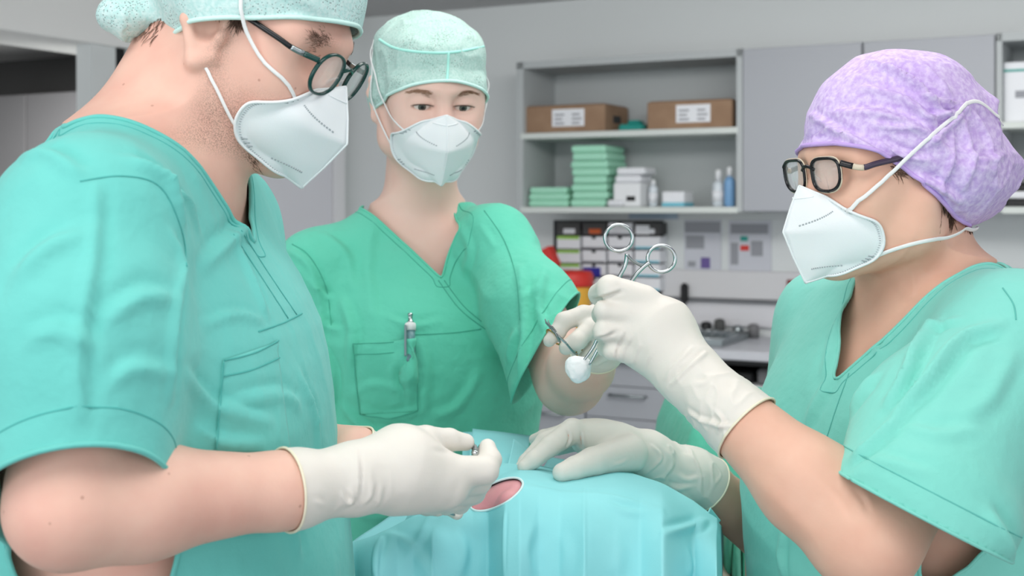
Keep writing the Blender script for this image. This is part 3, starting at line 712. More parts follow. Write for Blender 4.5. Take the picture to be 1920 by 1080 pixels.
# ---- counter and base cabinets
OC = .62; _, zc = wq(1310, 655, OC); _, zc2 = wq(1310, 640, OC); sA, _ = wq(930, 655, OC)
ct = tag(wmb().box((sA - .9, .003, zc - .035), (4.6, OC, zc), .004).build('countertop', mcount), 'long pale grey worktop along the back wall', 'worktop')
def handle(m, a, b, z, o): m.tube([(a, o, z), (a, o + .03, z), (b, o + .03, z), (b, o, z)], .006, 8)
def unit(px0, px1, label, rows, hpx=None):
    a, _ = wq(px0, 655, OC - .03); b, _ = wq(px1, 655, OC - .03); t = thing('base_cabinet', label, 'cabinet', wp((a + b) / 2, .3, 0), 'base cabinets under the worktop')
    wmb().box((a, .003, .1), (b - .003, OC - .05, zc - .037)).build('body', mcab, t); wmb().box((a, .05, 0), (b - .003, OC - .1, .1)).build('plinth', mdgrey, t)
    for (ya, yb, hx0, hx1, hy) in rows:
        za = zc - .042 - ya; zb_ = max(zc - .042 - yb, .105); d = wmb().box((a + .003, OC - .05, zb_ + .003), (b - .006, OC - .03, za), .002).build('drawer', mcab, t)
        w = b - a; m = wmb(); zh = za - (za - zb_) * hy; m.tube([(a + w * hx0, OC - .03, zh), (a + w * hx0, OC - .006, zh), (a + w * hx1, OC - .006, zh), (a + w * hx1, OC - .03, zh)], .0055, 8); m.build('handle', M['steel_dull'], d, True)
unit(940, 1098, 'grey base cabinet behind the raised scissors, left of the drawers', [(0, .21, .3, .75, .82), (.21, .7, .3, .75, .1)])
unit(1098, 1290, 'grey base cabinet with wide drawers and bar handles', [(0, .13, .25, .6, .25), (.13, .26, .25, .6, .25), (.26, .48, .25, .6, .2), (.48, .7, .25, .6, .2)])
# open trolley bay with boxes
a, _ = wq(1297, 655, OC - .03); b, _ = wq(1478, 655, OC - .03)
t = thing('open_bay', 'dark open bay under the worktop holding pale drawer boxes', 'cabinet', wp((a + b) / 2, .3, 0))
m = wmb(); m.box((a, .01, .05), (b, .03, zc - .037)); m.box((a, .01, .05), (a + .02, OC - .06, zc - .037)); m.box((b - .02, .01, .05), (b, OC - .06, zc - .037)); m.box((a, .01, zc - .06), (b, OC - .06, zc - .037)); m.box((a, .01, .05), (b, OC - .06, .08)); m.build('carcass', mblk, t)
z_tops = [zc - .15, zc - .33, zc - .50]
for i, z in enumerate(z_tops): wmb().box((a + .021, .04, z), (b - .021, OC - .07, z + .012)).build('shelf_board', mwhite if i == 0 else mgrey, t)
lb = ['pale shallow drawer box on the upper board of the dark bay', 'pale drawer box on the middle board of the dark bay', 'grey drawer box low in the dark bay']
for i, (z, h, m_) in enumerate(((z_tops[1] + .0125, .12, mwhite), (z_tops[2] + .0125, .10, mwhite))):
    t = thing('drawer_box', lb[i + 0] if i == 0 else lb[1], 'box', wp((a + b) / 2, .3, z), 'drawer boxes in the dark bay'); wmb().box((a + .03, .06, z), (b - .05, OC - .09, z + h), .006).build('box', m_, t); wmb().box((a + .06, OC - .09, z + h * .3), (a + .3, OC - .085, z + h * .55), .003).build('label_strip', mink, t)
tag(wmb().box((a + .08, .1, z_tops[0] + .0125), (a + .22, OC - .12, z_tops[0] + .06), .01).build('instrument_case', mblk), 'black case on the top board of the dark bay', 'case')
tag(wmb().box((a + .24, .1, z_tops[0] + .0125), (a + .36, OC - .1, z_tops[0] + .075), .01).build('instrument_case', mgrey), 'grey case on the top board of the dark bay', 'case')
unit(1482, 1700, 'grey base cabinet right of the dark bay, half hidden by the mint scrubs', [(0, .2, .3, .7, .3), (.2, .7, .3, .7, .1)])

# ---- things on the counter
s, _ = wq(1070, 600, .30)
t = thing('sharps_container', 'yellow sharps container with a red lid on the worktop', 'container', wp(s, .30, zc))
wmb().lathe([(.078, 0), (.08, .01), (.092, .200), (.092, .207)], (s, .3, zc + .001), 28).build('tub', myel, t, True)
ld = wmb().lathe([(.098, 0), (.1, .01), (.1, .05), (.09, .066), (.05, .07)], (s, .3, zc + .208), 28).build('lid', mred, t, True)
fl = wmb(); fl.add([(x, y, z) for x, y, z in [(s - .135, .27, zc + 0.272), (s - .095, .27, zc + 0.262), (s - .06, .27, zc + 0.302), (s - .10, .27, zc + 0.382), (s - .15, .27, zc + 0.357)]] + [(x, y, z) for x, y, z in [(s - .135, .32, zc + 0.272), (s - .095, .32, zc + 0.262), (s - .06, .32, zc + 0.302), (s - .10, .32, zc + 0.382), (s - .15, .32, zc + 0.357)]],
    [(0, 1, 2, 3, 4), (9, 8, 7, 6, 5)] + [(k, k + 5, (k + 1) % 5 + 5, (k + 1) % 5) for k in range(5)]); fl.build('flap', mred, ld)
s, z = wq(1283, 550, .06)
t = thing('handset', 'black handset hanging on the service rail with a curved cable', 'handset', wp(s, .05, z - .05))
wmb().box((s - .016, .04, z - .045), (s + .016, .075, z + .045), .012).build('handset', mblk, t)
wmb().tube(spl([(s, .06, z - .045), (s + .005, .07, z - .08), (s + .03, .12, z - .12), (s + .08, .2, zc + .02), (s + .1, .26, zc + .01)], 8), .004, 8).build('cable', mblk, t, True)
# instrument tray with instruments
s0_, _ = wq(1262, 640, .42); s1_, _ = wq(1366, 640, .42)
t = thing('instrument_tray', 'shallow steel tray on the worktop under the black handset', 'tray', wp((s0_ + s1_) / 2, .33, zc))
m = wmb(); m.box((s0_, .16, zc + .001), (s1_, .50, zc + .005), .001); m.build('base', M['steel_dull'], t)
m = wmb(); m.tube([(s0_, .16, zc + .03), (s1_, .16, zc + .03), (s1_, .50, zc + .03), (s0_, .50, zc + .03)], .004, 8, True); m.build('rim', M['metal'], t, True)
m = wmb()
for (p0, p1) in (((s0_, .16), (s1_, .16)), ((s1_, .16), (s1_, .5)), ((s1_, .5), (s0_, .5)), ((s0_, .5), (s0_, .16))):
    m.box((min(p0[0], p1[0]) - .001, min(p0[1], p1[1]) - .001, zc + .004), (max(p0[0], p1[0]) + .001, max(p0[1], p1[1]) + .001, zc + .03))
m.build('side', M['steel_dull'], t)
for i in range(6):
    x = s0_ + .03 + i * .034; tag(wmb().tube([(x, .2, zc + .034), (x + .012, .3, zc + .038), (x + .006, .45, zc + .034)], [.003, .005, .0025], 8).build('instrument', M['metal'], None, True), ['steel instrument leftmost in the tray on the worktop', 'steel instrument second from the left in the worktop tray', 'steel instrument third from the left in the worktop tray', 'steel instrument third from the right in the worktop tray', 'steel instrument second from the right in the worktop tray', 'steel instrument rightmost in the tray on the worktop'][i], 'instrument', 'instruments lying in the worktop tray')
for i, (dx, h, m_) in enumerate(((.03, .06, mblk), (.09, .075, mdgrey), (.17, .05, M['steel_dull']), (.24, .06, mgrey))):
    tag(wmb().lathe([(.022, 0), (.024, h * .5), (.022, h * .9), (.01, h)], (s0_ + dx, .10, zc + .001), 16).build('jar', m_, None, True), ['small black jar behind the worktop tray', 'dark grey jar behind the worktop tray', 'steel cup behind the worktop tray', 'grey jar at the right end behind the worktop tray'][i], 'jar', 'jars behind the worktop tray')
bottle(1468, 15, .19, zc, .36, 'spray_bottle', 'tall whitish spray bottle on the worktop under the red sockets', mat('milky_plastic', (196, 198, 220), .3), mwhite, None, None, None, caph=.3)
bottle(1508, 9, .12, zc, .40, 'small_bottle', 'small dark red bottle with a teal cap on the worktop', mdred, mteal, None, None, None, caph=.25)
bottle(1536, 12, .16, zc, .2, 'small_bottle', 'small teal capped bottle behind the mint scrubs', mclear, mteal, None, None, None, caph=.25)
# ------------------------------------------------------------------ figure helpers
def head_ops(f, fem=False, lids=False, nasal=.88, ears=True, ey=0.0, eo=1.0, ez=1.0, back=0.0):
    E, K = f.E, f.K; o = []
    w = .93 if fem else 1.0
    o.append(('u', E((0, -.018 + back, .036 if fem else .038), (.076 * w, .098 - back, .079 if fem else .084)), .01))
    o.append(('u', E((0, .028, -.018), (.060 * w, .060, .088)), .03))
    for s in (1, -1):
        o.append(('u', K((s * .052 * w, .004, -.062), (s * .014, .068, -.092), .018, .014), .03))
        o.append(('u', K((s * .058 * w, .0, -.03), (s * .052 * w, .004, -.062), .018, .019), .03))
        o.append(('u', E((s * .036 * w, .058, -.028), (.026, .026, .026)), .03))
        o.append(('u', E((s * .050 * w, .045, .012), (.018, .03, .03)), .025))
    o.append(('u', E((0, .074, -.090), (.018, .016, .014)), .02))
    for s in (1, -1):
        o.append(('u', K((s * .012, .083, .020), (s * .045 * w, .066, .024), .010 if fem else .0125, .008), .02))
        o.append(('s', E((s * .031 * w, .094, .001), (.020, .014, .0115)), .016))
    o.append(('u', K((0, .083, .010), (0, .105 * nasal + .004, -.030), .0075, .0105), .012))
    for s in (1, -1): o.append(('u', E((s * .010, .098 * nasal, -.034), (.007, .009, .007)), .008))
    o.append(('u', K((-.016, .089, -.064), (.016, .089, -.064), .007, .007), .012))
    o.append(('u', K((-.013, .087, -.074), (.013, .087, -.074), .008, .008), .01))
    if lids:
        for s in (1, -1):
            c = (s * .0315 * w, .0695, .001)
            o.append(('u', E(c, (.0182, .0165, .0155)), .006))
            o.append(('s', E((s * .0317 * w, .087, -.0032), (.0165, .014, .0043)), .0025))
    for s in (1, -1) if ears else ():      # ears
        A = s * .076 * w; sq = lambda a: (A + (a[0] - A) * eo, a[1] + ey, min(a[2], ez)); K = lambda a, b, *r: f.K(sq(a), sq(b), *r); E = lambda c, r: f.E(sq(c), r)
        o.append(('u', K((A, .004, .012), (A + s * .009, -.022, .018), .005, .006), .008))
        o.append(('u', K((A + s * .009, -.022, .018), (A + s * .011, -.028, -.002), .0058, .0052), .006))
        o.append(('u', K((A + s * .011, -.028, -.002), (A + s * .004, -.010, -.034), .0052, .0062), .006))
        o.append(('u', K((A + s * .004, -.010, -.034), (A - s * .002, .002, -.026), .0066, .005), .008))
        o.append(('u', E((A + s * .002, -.010, -.006), (.005, .018, .024)), .006))
        o.append(('s', E((A + s * .008, -.008, .000), (.0065, .010, .014)), .006))
        o.append(('u', E((A + s * .001, .005, -.006), (.006, .004, .006)), .005))
    return o

def mask_build(f, parent, hops, sc=(1, 1, 1), tip=(.1290, -.057), top=(.1090, -.010), chin=(.1030, -.110), side=1.0, label=None, ysh=0.0):
    """folded KN-style respirator: two half panels meeting in a centre fold, an upper panel and a lower one"""
    N_, M_ = 40, 28
    # outer rim of one half (x, y, z) from nose to chin
    rim = [(0, top[0], top[1]), (.013, .100, -.016), (.030, .082, -.025), (.046, .062, -.035), (.056, .046, -.046), (.0575, .037, -.060), (.054, .035, -.074), (.044, .043, -.087), (.022, .073, -.099), (0, chin[0], chin[1])]
    rim = [(x * side, y, z) for x, y, z in rim]
    rimc = spl(rim, 12); rimc = evenly(rimc, 1e-3); rs = np.linspace(0, 1, len(rimc))
    fold = np.array([(0, top[0], top[1]), (0, top[0] * .45 + tip[0] * .55 + .001, top[1] * .45 + tip[1] * .55), (0, tip[0], tip[1]), (0, (tip[0] + chin[0]) / 2 + .001, (tip[1] + chin[1]) / 2), (0, chin[0], chin[1])])
    fs = np.array([0, .25, .46, .74, 1])
    V = []; 
    def surf(t, u, s):                    # t along nose..chin, u 0 fold .. 1 rim
        r = np.array([np.interp(t, rs, rimc[:, k]) for k in range(3)])
        c = np.array([np.interp(t, fs, fold[:, k]) for k in range(3)])
        q = c + (r - c) * u
        tr = .47 - .13 * u; tri = t / tr if t < tr else (1 - t) / (1 - tr)
        b = math.sin(math.pi * u) * (.45 * math.sin(math.pi * t) + .55 * tri)
        q = q + np.array([.015 * b, .006 * b, 0]) * side
        q[1] += ysh * max(0, 1 - (q[1] - .035) / .07)
        return np.array([q[0] * s * sc[0], q[1] * sc[1], q[2] * sc[2]])
    G = np.array([[surf(t, u, 1) for u in np.linspace(0, 1, M_)] for t in np.linspace(0, 1, N_)])
    mb = MB()
    for s in (1, -1):
        g = G.copy(); g[..., 0] *= s; W = f.p(g.reshape(-1, 3))
        rimrow = g[:, -1]
        idx = lambda i, j: i * M_ + j
        F = [(idx(i, j), idx(i, j + 1), idx(i + 1, j + 1), idx(i + 1, j))[::(1 if s < 0 else -1)] for i in range(N_ - 1) for j in range(M_ - 1)]
        W = push(W, hops, .0022)
        mb.add(W, F, raw=True)
    mk = mesh('face_mask', np.concatenate(mb.V), np.array(mb.F), M['mask'], parent, True, label or 'white folded respirator mask', solid=.0012, off=0)
    # centre weld, rim band, embossed lines
    cl = [f.p(q * np.array([1, 1.006, 1.0])) for q in (surf(t, 0, 1) for t in np.linspace(0, 1, 40))]
    c = MB(); c.tube(cl, .0011, 6); c.build('centre_seam', M['mask'], mk, True)
    for s in (1, -1):
        b = MB(); rl = push(np.array([f.p(surf(t, .985, s)) for t in np.linspace(0, 1, 60)]), hops, .0028); b.tube(rl, .0016, 6); b.build('rim_band', M['mask'], mk, True)
        d = MB(); fl = []
        for (t0, u0, t1, u1, n, L_) in ((.41, .13, .30, .62, 15, .0016), (.84, .30, .74, .78, 13, .0015)):
            for k in range(n):
                a = (k + .2) / n; b_ = (k + .75) / n
                pa = f.p(surf(t0 + (t1 - t0) * a, u0 + (u1 - u0) * a, s)); pb = f.p(surf(t0 + (t1 - t0) * b_, u0 + (u1 - u0) * b_, s))
                out = f.R @ np.array([s * .8, .55, 0]); pa, pb = push([pa, pb], hops, .0022); d.tube([pa + out * .0006, pb + out * .0006], .0009, 5, raw=True)
        for (t0, u0) in ((.30, .86), (.64, .88)):
            for k in range(3):
                tt = t0 + (k - 1) * .022; pa = f.p(surf(tt, u0, s)); pb = f.p(surf(tt, u0 + .07, s)); out = f.R @ np.array([s * .9, .4, 0]); pa, pb = push([pa, pb], hops, .0024); d.tube([pa + out * .001, pb + out * .001], .0007, 5)
        # stitched double line along the rim
        for uu in (.93,):
            for k in range(70):
                t = .06 + .84 * k / 70; pa = f.p(surf(t, uu, s)); pb = f.p(surf(t, uu + .022, s)); out = f.R @ np.array([s * .8, .55, 0]); pa, pb = push([pa, pb], hops, .0024); d.tube([pa + out * .0008, pb + out * .0008], .00035, 4)
        d.build('embossing', M['mask_weld'], mk, False)
        # nose clip pad line
        e = MB(); pl = [f.p(surf(.13, u, s)) + f.R @ np.array([s * .5, .8, .3]) * .0006 for u in np.linspace(0, .62, 16)]; e.tube(pl, .0009, 5); e.build('nose_clip_crease', M['mask'], mk, True)
    return mk, surf

def strap(name, pts, ops, parent, r=.0022, off=.0012, flat=.35, smooth=2, m='strap', over=None):
    p = wrap(pts, ops, off, 10, smooth)
    if over is not None:                  # lies on the crinkled cap itself
        for it in range(4):
            for i in range(len(p)):
                l_, n_, _, d_ = over.b.find_nearest(Vector(p[i]))
                if d_ is None or d_ > .02: continue
                l_, n_ = np.array(l_), np.array(n_); s_ = (p[i] - l_) @ n_
                if s_ < .0016: p[i] = l_ + n_ * .0018
            if it < 3: p = smoothline(p, (24, 12, 6)[it])
    g, _ = grad(p, ops)
    V, F = tube(p, r, 8, False, g, flat); return mesh(name, V, [np.array(q) for q in F], M[m], parent, True)

def hand_ops(palm, fingers, inset=0.0, k=.0028, web=.007):
    """palm: list of (a, b, ra, rb) cones; fingers: lists of (point, radius)"""
    o = []
    for q in palm:
        a, b, ra, rb = q[:4]; o.append(('u', Cone(a, b, ra - inset, rb - inset, *(q[4:6] if len(q) > 4 else ())), .022))
    for fg in fingers:
        for i in range(len(fg) - 1):
            (a, ra), (b, rb) = fg[i], fg[i + 1]; o.append(('u', Cone(a, b, ra - inset, rb - inset), web if i == 0 else k))
    return o
def fing(*q):                # (px, py, depth, radius in px)
    return [(P(x, y, d), R_(r, d)) for (x, y, d, r) in q]
def pc(a, b, n=None, f=1.0):
    return (P(*a[:3]), P(*b[:3]), R_(a[3], a[2]), R_(b[3], b[2])) + ((n, f) if n is not None else ())

def glove_build(name, ops, parent, cut, h=.0018, lines=(), amp=.0008, label=None, wr=None, seed=1, cuffs=True):
    V, F = grid(ops, h); N = vnormals(V, F)
    S = Surf(V, F); dsp = folds(V, N, S, lines, 0) if lines else np.zeros(len(V))
    dsp = dsp + amp * (vnoise(V, 55, seed) * .5 + vnoise(V, 110, seed + 1) * .2)
    if wr is not None:                    # loose, wrinkled latex near a point: (point, radius, amplitude, stretch frame)
        for (c, rad, a, Rf) in wr:
            w = np.exp(-(np.linalg.norm(V - c, axis=1) / rad) ** 2); dsp = dsp + a * w * (ridged(V, 70, seed + 3, Rf, (1, 1, .45)) - .3)
    V = V + N * dsp[:, None]
    V2, F2, loops = clip(V, F, cut(V)); S = Surf(V, F)
    g = mesh(name, V2, F2, M['latex'], parent, True, label, solid=.0006)
    for L, cl in sorted(loops, key=lambda q: -len(q[0]))[:1]:
        L = smoothline(evenly(L, .002, cl), 2, cl); b = MB(); b.tube(L, .0012, 6, cl); b.build('rolled_rim', M['latex_rim'], g, True)
    return g, S

def iso(V, F, fv, val, m, parent, name='seam', r=.00065, minlen=.08, N=None):
    """a sewn line that follows a cut edge at a set distance"""
    _, _, loops = clip(V, F, fv + val)
    for L, cl in loops:
        ln = np.linalg.norm(np.diff(L, axis=0), axis=1).sum()
        if ln < minlen: continue
        L = smoothline(evenly(L, .003, cl), 3, cl); q, F_ = tube(L, r, 6, cl); mesh(name, q, [np.array(x) for x in F_], m, parent, True)
def seams(S, lst, m, parent, name='seam', r=.00065, off=.0004):
    for pts in lst:
        L, N = S.line(pts, 8, off)
        if len(L) < 3: continue
        L = smoothline(L, 1); V, F = tube(L, r, 6, False, N, .6); mesh(name, V, [np.array(q) for q in F], m, parent, True)
def sheet(S, outline, m, parent, name, off=.0022, nx=40, ny=30, thick=.0008, bump=None, label=None):
    """a patch of cloth lying on a surface, its four sides given in order top-left, top-right, bottom-right, bottom-left"""
    a, b, c, d = (np.array(q, float) for q in outline); V = []; ok = []
    for j in range(ny + 1):
        for i in range(nx + 1):
            u, v = i / nx, j / ny; q = (a * (1 - u) + b * u) * (1 - v) + (d * (1 - u) + c * u) * v; h = S.hit(*q)
            if h is None: V.append((0, 0, 0)); ok.append(False); continue
            nr = h[1] if h[1] @ RAY(*q) < 0 else -h[1]; e = min(u, 1 - u, (1 - v)) ; bulge = off * (.35 + .65 * min(1, e * 8 + (.9 if v < .06 else 0)))
            if bump: bulge += bump[2] * math.exp(-((q[0] - bump[0]) / bump[1]) ** 2) * min(1, max(0, (.85 - v) * 3))
            V.append(h[0] + nr * bulge); ok.append(True)
    V = np.array(V); F = []
    for j in range(ny):
        for i in range(nx):
            q = (j * (nx + 1) + i, (j + 1) * (nx + 1) + i, (j + 1) * (nx + 1) + i + 1, j * (nx + 1) + i + 1)
            if all(ok[k] for k in q): F.append(q)
    good = V[np.array(ok)].mean(0); V[~np.array(ok)] = good
    return mesh(name, V, np.array(F), m, parent, True, label, solid=thick, off=-1)

def trousers(parent, centre, R, m, wide=.17, dep=.12, top=.98, gap=.1, name='trousers'):
    fr = Frame(centre * np.array([1, 1, 0]), R); o = [('u', Loft(fr.O, R, [(.78, 0, 0, wide, dep), (.86, 0, 0, wide * 1.02, dep), (.95, 0, 0, wide, dep), (top, 0, 0, wide * .98, dep * .97)]), .02)]
    for s in (1, -1): o.append(('u', fr.K((s * gap, 0, .84), (s * (gap + .02), 0, .07), .092, .066), .05))
    V, F = grid(o, .012); V, F, _ = clip(V, F, .055 - V[:, 2]); mesh(name, V, F, m, parent, True, solid=.002)
    for s in (1, -1):
        q = [('u', fr.K((s * (gap + .02), -.04, .045), (s * (gap + .03), .14, .038), .044, .040), .03), ('u', fr.K((s * (gap + .02), -.02, .05), (s * (gap + .02), -.02, .09), .045, .045), .03), ('i', Plane((0, 0, .0), (0, 0, -1)), .004)]
        V, F = grid(q, .008); mesh('clog', V, F, M['strap'], parent, True)
def legs_ops(centre, R, gap=.1, top=.95):
    fr = Frame(centre * np.array([1, 1, 0]), R); o = []
    for s in (1, -1):
        o.append(('u', fr.K((s * gap, 0, top - .1), (s * (gap + .01), .01, .5), .078, .05), .04)); o.append(('u', fr.K((s * (gap + .01), .01, .5), (s * (gap + .02), -.02, .1), .05, .036), .03))
        o.append(('u', fr.K((s * (gap + .02), -.02, .06), (s * (gap + .03), .12, .035), .03, .025), .02))
    return o
def torso_body(centre, R, secs, shr=.012):
    return ('u', Loft(centre, R, [(a, b, c, d - shr, e - shr) for (a, b, c, d, e) in secs]), .05)
# ================================================================== the man on the left
def build_man():
    yaw = -80                                   # facing +X, turned a little to the viewer: forward = (cos, -sin)
    RT = rot(-98, 0, 0)                         # torso frame
    hd = Frame(P(462, 66, 1.18), rot(-104, -22, 0), 1.0)
    who = thing('person', 'person in turquoise scrubs and pale teal cap and dark glasses, head bent over the drape', 'person', (-.30, 1.2, 0))
    tc = np.array([-.315, 1.165, 0.0])          # torso centre line, floor level
    secs = [(.84, 0, .0, .185, .13), (.98, 0, .01, .185, .14), (1.10, 0, .005, .19, .15), (1.22, 0, .0, .20, .137), (1.34, 0, .0, .20, .118), (1.42, 0, -.012, .18, .084), (1.475, 0, -.022, .125, .066), (1.51, 0, -.025, .08, .052)]
    shN = P(165, 415, .985); elN = P(130, 950, .915); wrN = P(545, 918, 1.015)
    shF = tc + RT @ np.array([-.185, -.03, 1.435]); elF = tc + RT @ np.array([-.215, -.02, 1.19]); wrF = P(668, 850, 1.24)
    neckb = tc + RT @ np.array([0, -.012, 1.475])
    # ---- bare body
    b = head_ops(hd, ey=.012, eo=.6, ez=.012, back=.010)
    nk = hd.p(0, -.030, -.055)
    b += [('u', Cone(nk, neckb + np.array([.010, 0, .02]), .050, .056), .03),
          ('u', Cone(hd.p(0, -.048, -.03), neckb + RT @ np.array([0, -.012, 0.03]), .043, .052), .04),
          ('u', Cone(neckb, shN + RT @ np.array([-.02, 0, .0]), .055, .045), .05), ('u', Cone(neckb, shF, .055, .045), .05),
          torso_body(tc, RT, secs),
          ('u', Cone(shN, elN, .052, .042), .03), ('u', Cone(elN, elN + (wrN - elN) * .3, .040, .0405), .02), ('u', Cone(elN + (wrN - elN) * .3, wrN, .0405, .0265), .02),
          ('u', Cone(shF, elF, .05, .04), .03), ('u', Cone(elF, wrF, .038, .026), .02)]
    b += legs_ops(tc, RT)
    # ---- right hand (near), holding a small clamp between thumb and index finger
    dorsn = np.array([0.0, 1, .12])
    palm = [pc((530, 921, 1.01, 64), (672, 897, 1.05, 57)), pc((672, 895, 1.05, 60), (760, 872, 1.075, 62)),
            pc((750, 862, 1.08, 54), (812, 882, 1.09, 36)), pc((760, 890, 1.07, 62), (838, 912, 1.085, 42)), pc((745, 905, 1.085, 50), (812, 932, 1.11, 30))]
    fi = [fing((745, 842, 1.085, 44), (798, 826, 1.10, 28), (842, 825, 1.115, 21), (874, 829, 1.125, 16)),
          fing((826, 888, 1.08, 34), (908, 882, 1.10, 27), (918, 862, 1.115, 22), (914, 838, 1.125, 16)),
          fing((835, 905, 1.09, 34), (897, 901, 1.125, 25), (888, 925, 1.16, 21), (862, 935, 1.165, 18)),
          fing((825, 920, 1.10, 33), (876, 922, 1.14, 24), (862, 944, 1.17, 19), (838, 942, 1.175, 17)),
          fing((805, 930, 1.11, 28), (846, 940, 1.15, 19), (836, 950, 1.17, 16))]
    b += hand_ops(palm, fi, .0022)
    # ---- left hand (far), under the right one
    palmF = [pc((655, 868, 1.22, 44), (700, 900, 1.25, 42)), pc((700, 900, 1.25, 42), (770, 925, 1.26, 40))]
    fiF = [fing((770, 930, 1.26, 26), (812, 940, 1.255, 19), (842, 950, 1.235, 15), (857, 962, 1.215, 12)), fing((780, 920, 1.28, 26), (840, 925, 1.285, 17), (880, 915, 1.28, 13), (893, 921, 1.26, 10)),
           fing((765, 935, 1.25, 24), (800, 950, 1.24, 16), (822, 955, 1.225, 13)), fing((760, 910, 1.29, 24), (820, 905, 1.30, 16), (855, 905, 1.30, 12)), fing((720, 905, 1.24, 26), (760, 925, 1.22, 17), (795, 940, 1.21, 13))]
    b += hand_ops(palmF, fiF, .002)
    V, F = grid(b, .0045, [(hd.p(0, .02, -.03) - .12, hd.p(0, .02, -.03) + .12, .0022)], lo=np.array([-1, .6, 0.0]))
    body = mesh('body', V, F, M['skin_man'], who, True); l = hd.loc(V); al = np.abs(l[:, 0])
    bd = np.clip((l[:, 2] + .108) / .012, 0, 1) * np.clip((-.030 - l[:, 2]) / .035, 0, 1) * np.clip((l[:, 1] - .008) / .02, 0, 1) * (al > .012) + np.clip(1 - np.abs(l[:, 1] - .02) / .014, 0, 1) * np.clip((.03 - l[:, 2]) / .03, 0, 1) * np.clip((l[:, 2] + .06) / .03, 0, 1) * .7
    br = np.exp(-((al - .036) / .014) ** 2 - ((l[:, 2] - .0235 + (al - .03) * .12) / .0045) ** 2) * (l[:, 1] > .05) * 1.3
    at = body.data.attributes.new('stubble', 'FLOAT', 'POINT'); at.data.foreach_set('value', np.clip(bd * .8 + br, 0, 1).astype(np.float32))
    # ---- scrub top
    g = [('u', Loft(tc, RT, [(z, x, y, a + .010, c + .010) for (z, x, y, a, c) in secs]), .05),
         ('u', Cone(neckb + RT @ np.array([.03, 0, 0]), shN + np.array([0, .02, 0]), .058, .058), .05), ('u', Cone(neckb - RT @ np.array([.03, 0, 0]), shF, .062, .058), .05),
         ('u', Cone(shN, shN + (elN - shN) * .45, .060, .069), .045), ('u', Cone(shN + (elN - shN) * .4, elN + np.array([0, 0, -.02]), .070, .067), .03),
         ('u', Cone(shF, elF, .062, .075), .04)]
    gl = dict(fine=None)
    V, F = grid(g, .0045, [((-.6, .8, 1.2), (-.1, 1.4, 1.5), .0036)])
    N = vnormals(V, F); S0 = Surf(V, F)
    fl = [([(322, 440), (340, 500), (325, 600), (318, 750)], .006, .003), ([(250, 300), (310, 340), (345, 420)], .008, .004), ([(300, 330), (345, 370), (372, 430)], .005, .003),
          ([(180, 350), (175, 480), (150, 640), (150, 780)], .006, .0028), ([(40, 520), (90, 470), (150, 440)], .010, .003), ([(20, 300), (90, 290), (150, 330)], .007, .003),
          ([(360, 560), (460, 540), (540, 500)], .006, .0025), ([(350, 700), (400, 760), (500, 790)], .006, .003), ([(430, 440), (470, 520), (500, 590)], .006, .0025),
          ([(380, 610), (440, 590), (490, 600)], .005, .002), ([(420, 760), (520, 740), (560, 760)], .006, .0025), ([(380, 500), (430, 450), (470, 420)], .008, .003),
          ([(60, 640), (110, 620), (180, 650)], .008, .002), ([(200, 600), (260, 560), (320, 560)], .008, .0025), ([(560, 700), (590, 780), (600, 880)], .006, .0025),
          ([(500, 900), (540, 950), (560, 1040)], .008, .003), ([(210, 720), (250, 690), (320, 700)], .007, .002), ([(370, 800), (430, 830), (560, 830)], .005, .0025)]
    dsp = 2.5 * folds(V, N, S0, fl) + .002 * vnoise(V, 11, 3) + .0022 * (ridged(V, 8, 4) - .3) + .0006 * (ridged(V, 21, 5) - .3)
    V = V + N * dsp[:, None]
    S = Surf(V, F)
    # neckline: an opening round the neck with a deep V in front (coordinates across and up in the torso frame)
    q = (V - tc) @ RT; u = np.abs(q[:, 0]); w = q[:, 2]; front = q[:, 1] > -.05
    # sagittal profile of the opening, as seen from the side: forward y against height
    nk_y = np.array([-.20, -.13, -.10, -.04, .03, .08, .12, .20]); 
    vz = 1.418; topz = 1.50; hw = np.clip((w - vz) / (topz - vz), 0, 1.3) * .085
    cutF = np.where(front, hw - u, -1)
    cutB = np.where(~front, np.minimum(.085 - u, w - 1.485), -1)
    cN = np.where(front, np.minimum(cutF, w - vz), cutB)
    # sleeve ends and hem
    def sleeve(V, sh, el, t):
        ax = (el - sh) / np.linalg.norm(el - sh); s = (V - sh) @ ax; r = np.linalg.norm(V - sh - s[:, None] * ax, axis=1); return s, r
    s1, r1 = sleeve(V, shN, elN, 0); ax1 = (elN - shN) / np.linalg.norm(elN - shN)
    hemn = ax1 + np.array([.24, -.38, 0]); hemn /= np.linalg.norm(hemn); hp = P(165, 792, .85)
    cS = np.where((r1 < .094) & ((q[:, 0]) > .145), (V - hp) @ hemn, -1)
    s2, r2 = sleeve(V, shF, elF, 0); cS2 = np.where((r2 < .11) & (q[:, 0] < -.19), s2 - .20, -1)
    V2, F2, loops = clipmulti(V, F, [cN, cS, cS2, .86 - V[:, 2]])
    top = mesh('scrub_top', V2, F2, M['scrub_man'], who, True, solid=.0022)
    for L, cl in loops:
        L = smoothline(evenly(L, .004, cl), 2, cl)
        if len(L) < 12: continue
        bnd = MB(); bnd.tube(L, .0022, 6, cl); bnd.build('hem_edge', M['scrub_man'], top, True)
    seams(S, [[(150, 340), (230, 330), (300, 350), (340, 430), (350, 500)],
              [(484, 622), (530, 606), (566, 588)], [(452, 432), (505, 515), (556, 590)], [(438, 440), (490, 520), (540, 597)]], M['seam_man'], top)
    iso(V, F, cN, .012, M['seam_man'], top); iso(V, F, cS, .022, M['seam_man'], top)
    sheet(S, [(416, 676), (518, 642), (545, 850), (402, 850)], M['scrub_man'], top, 'pocket')
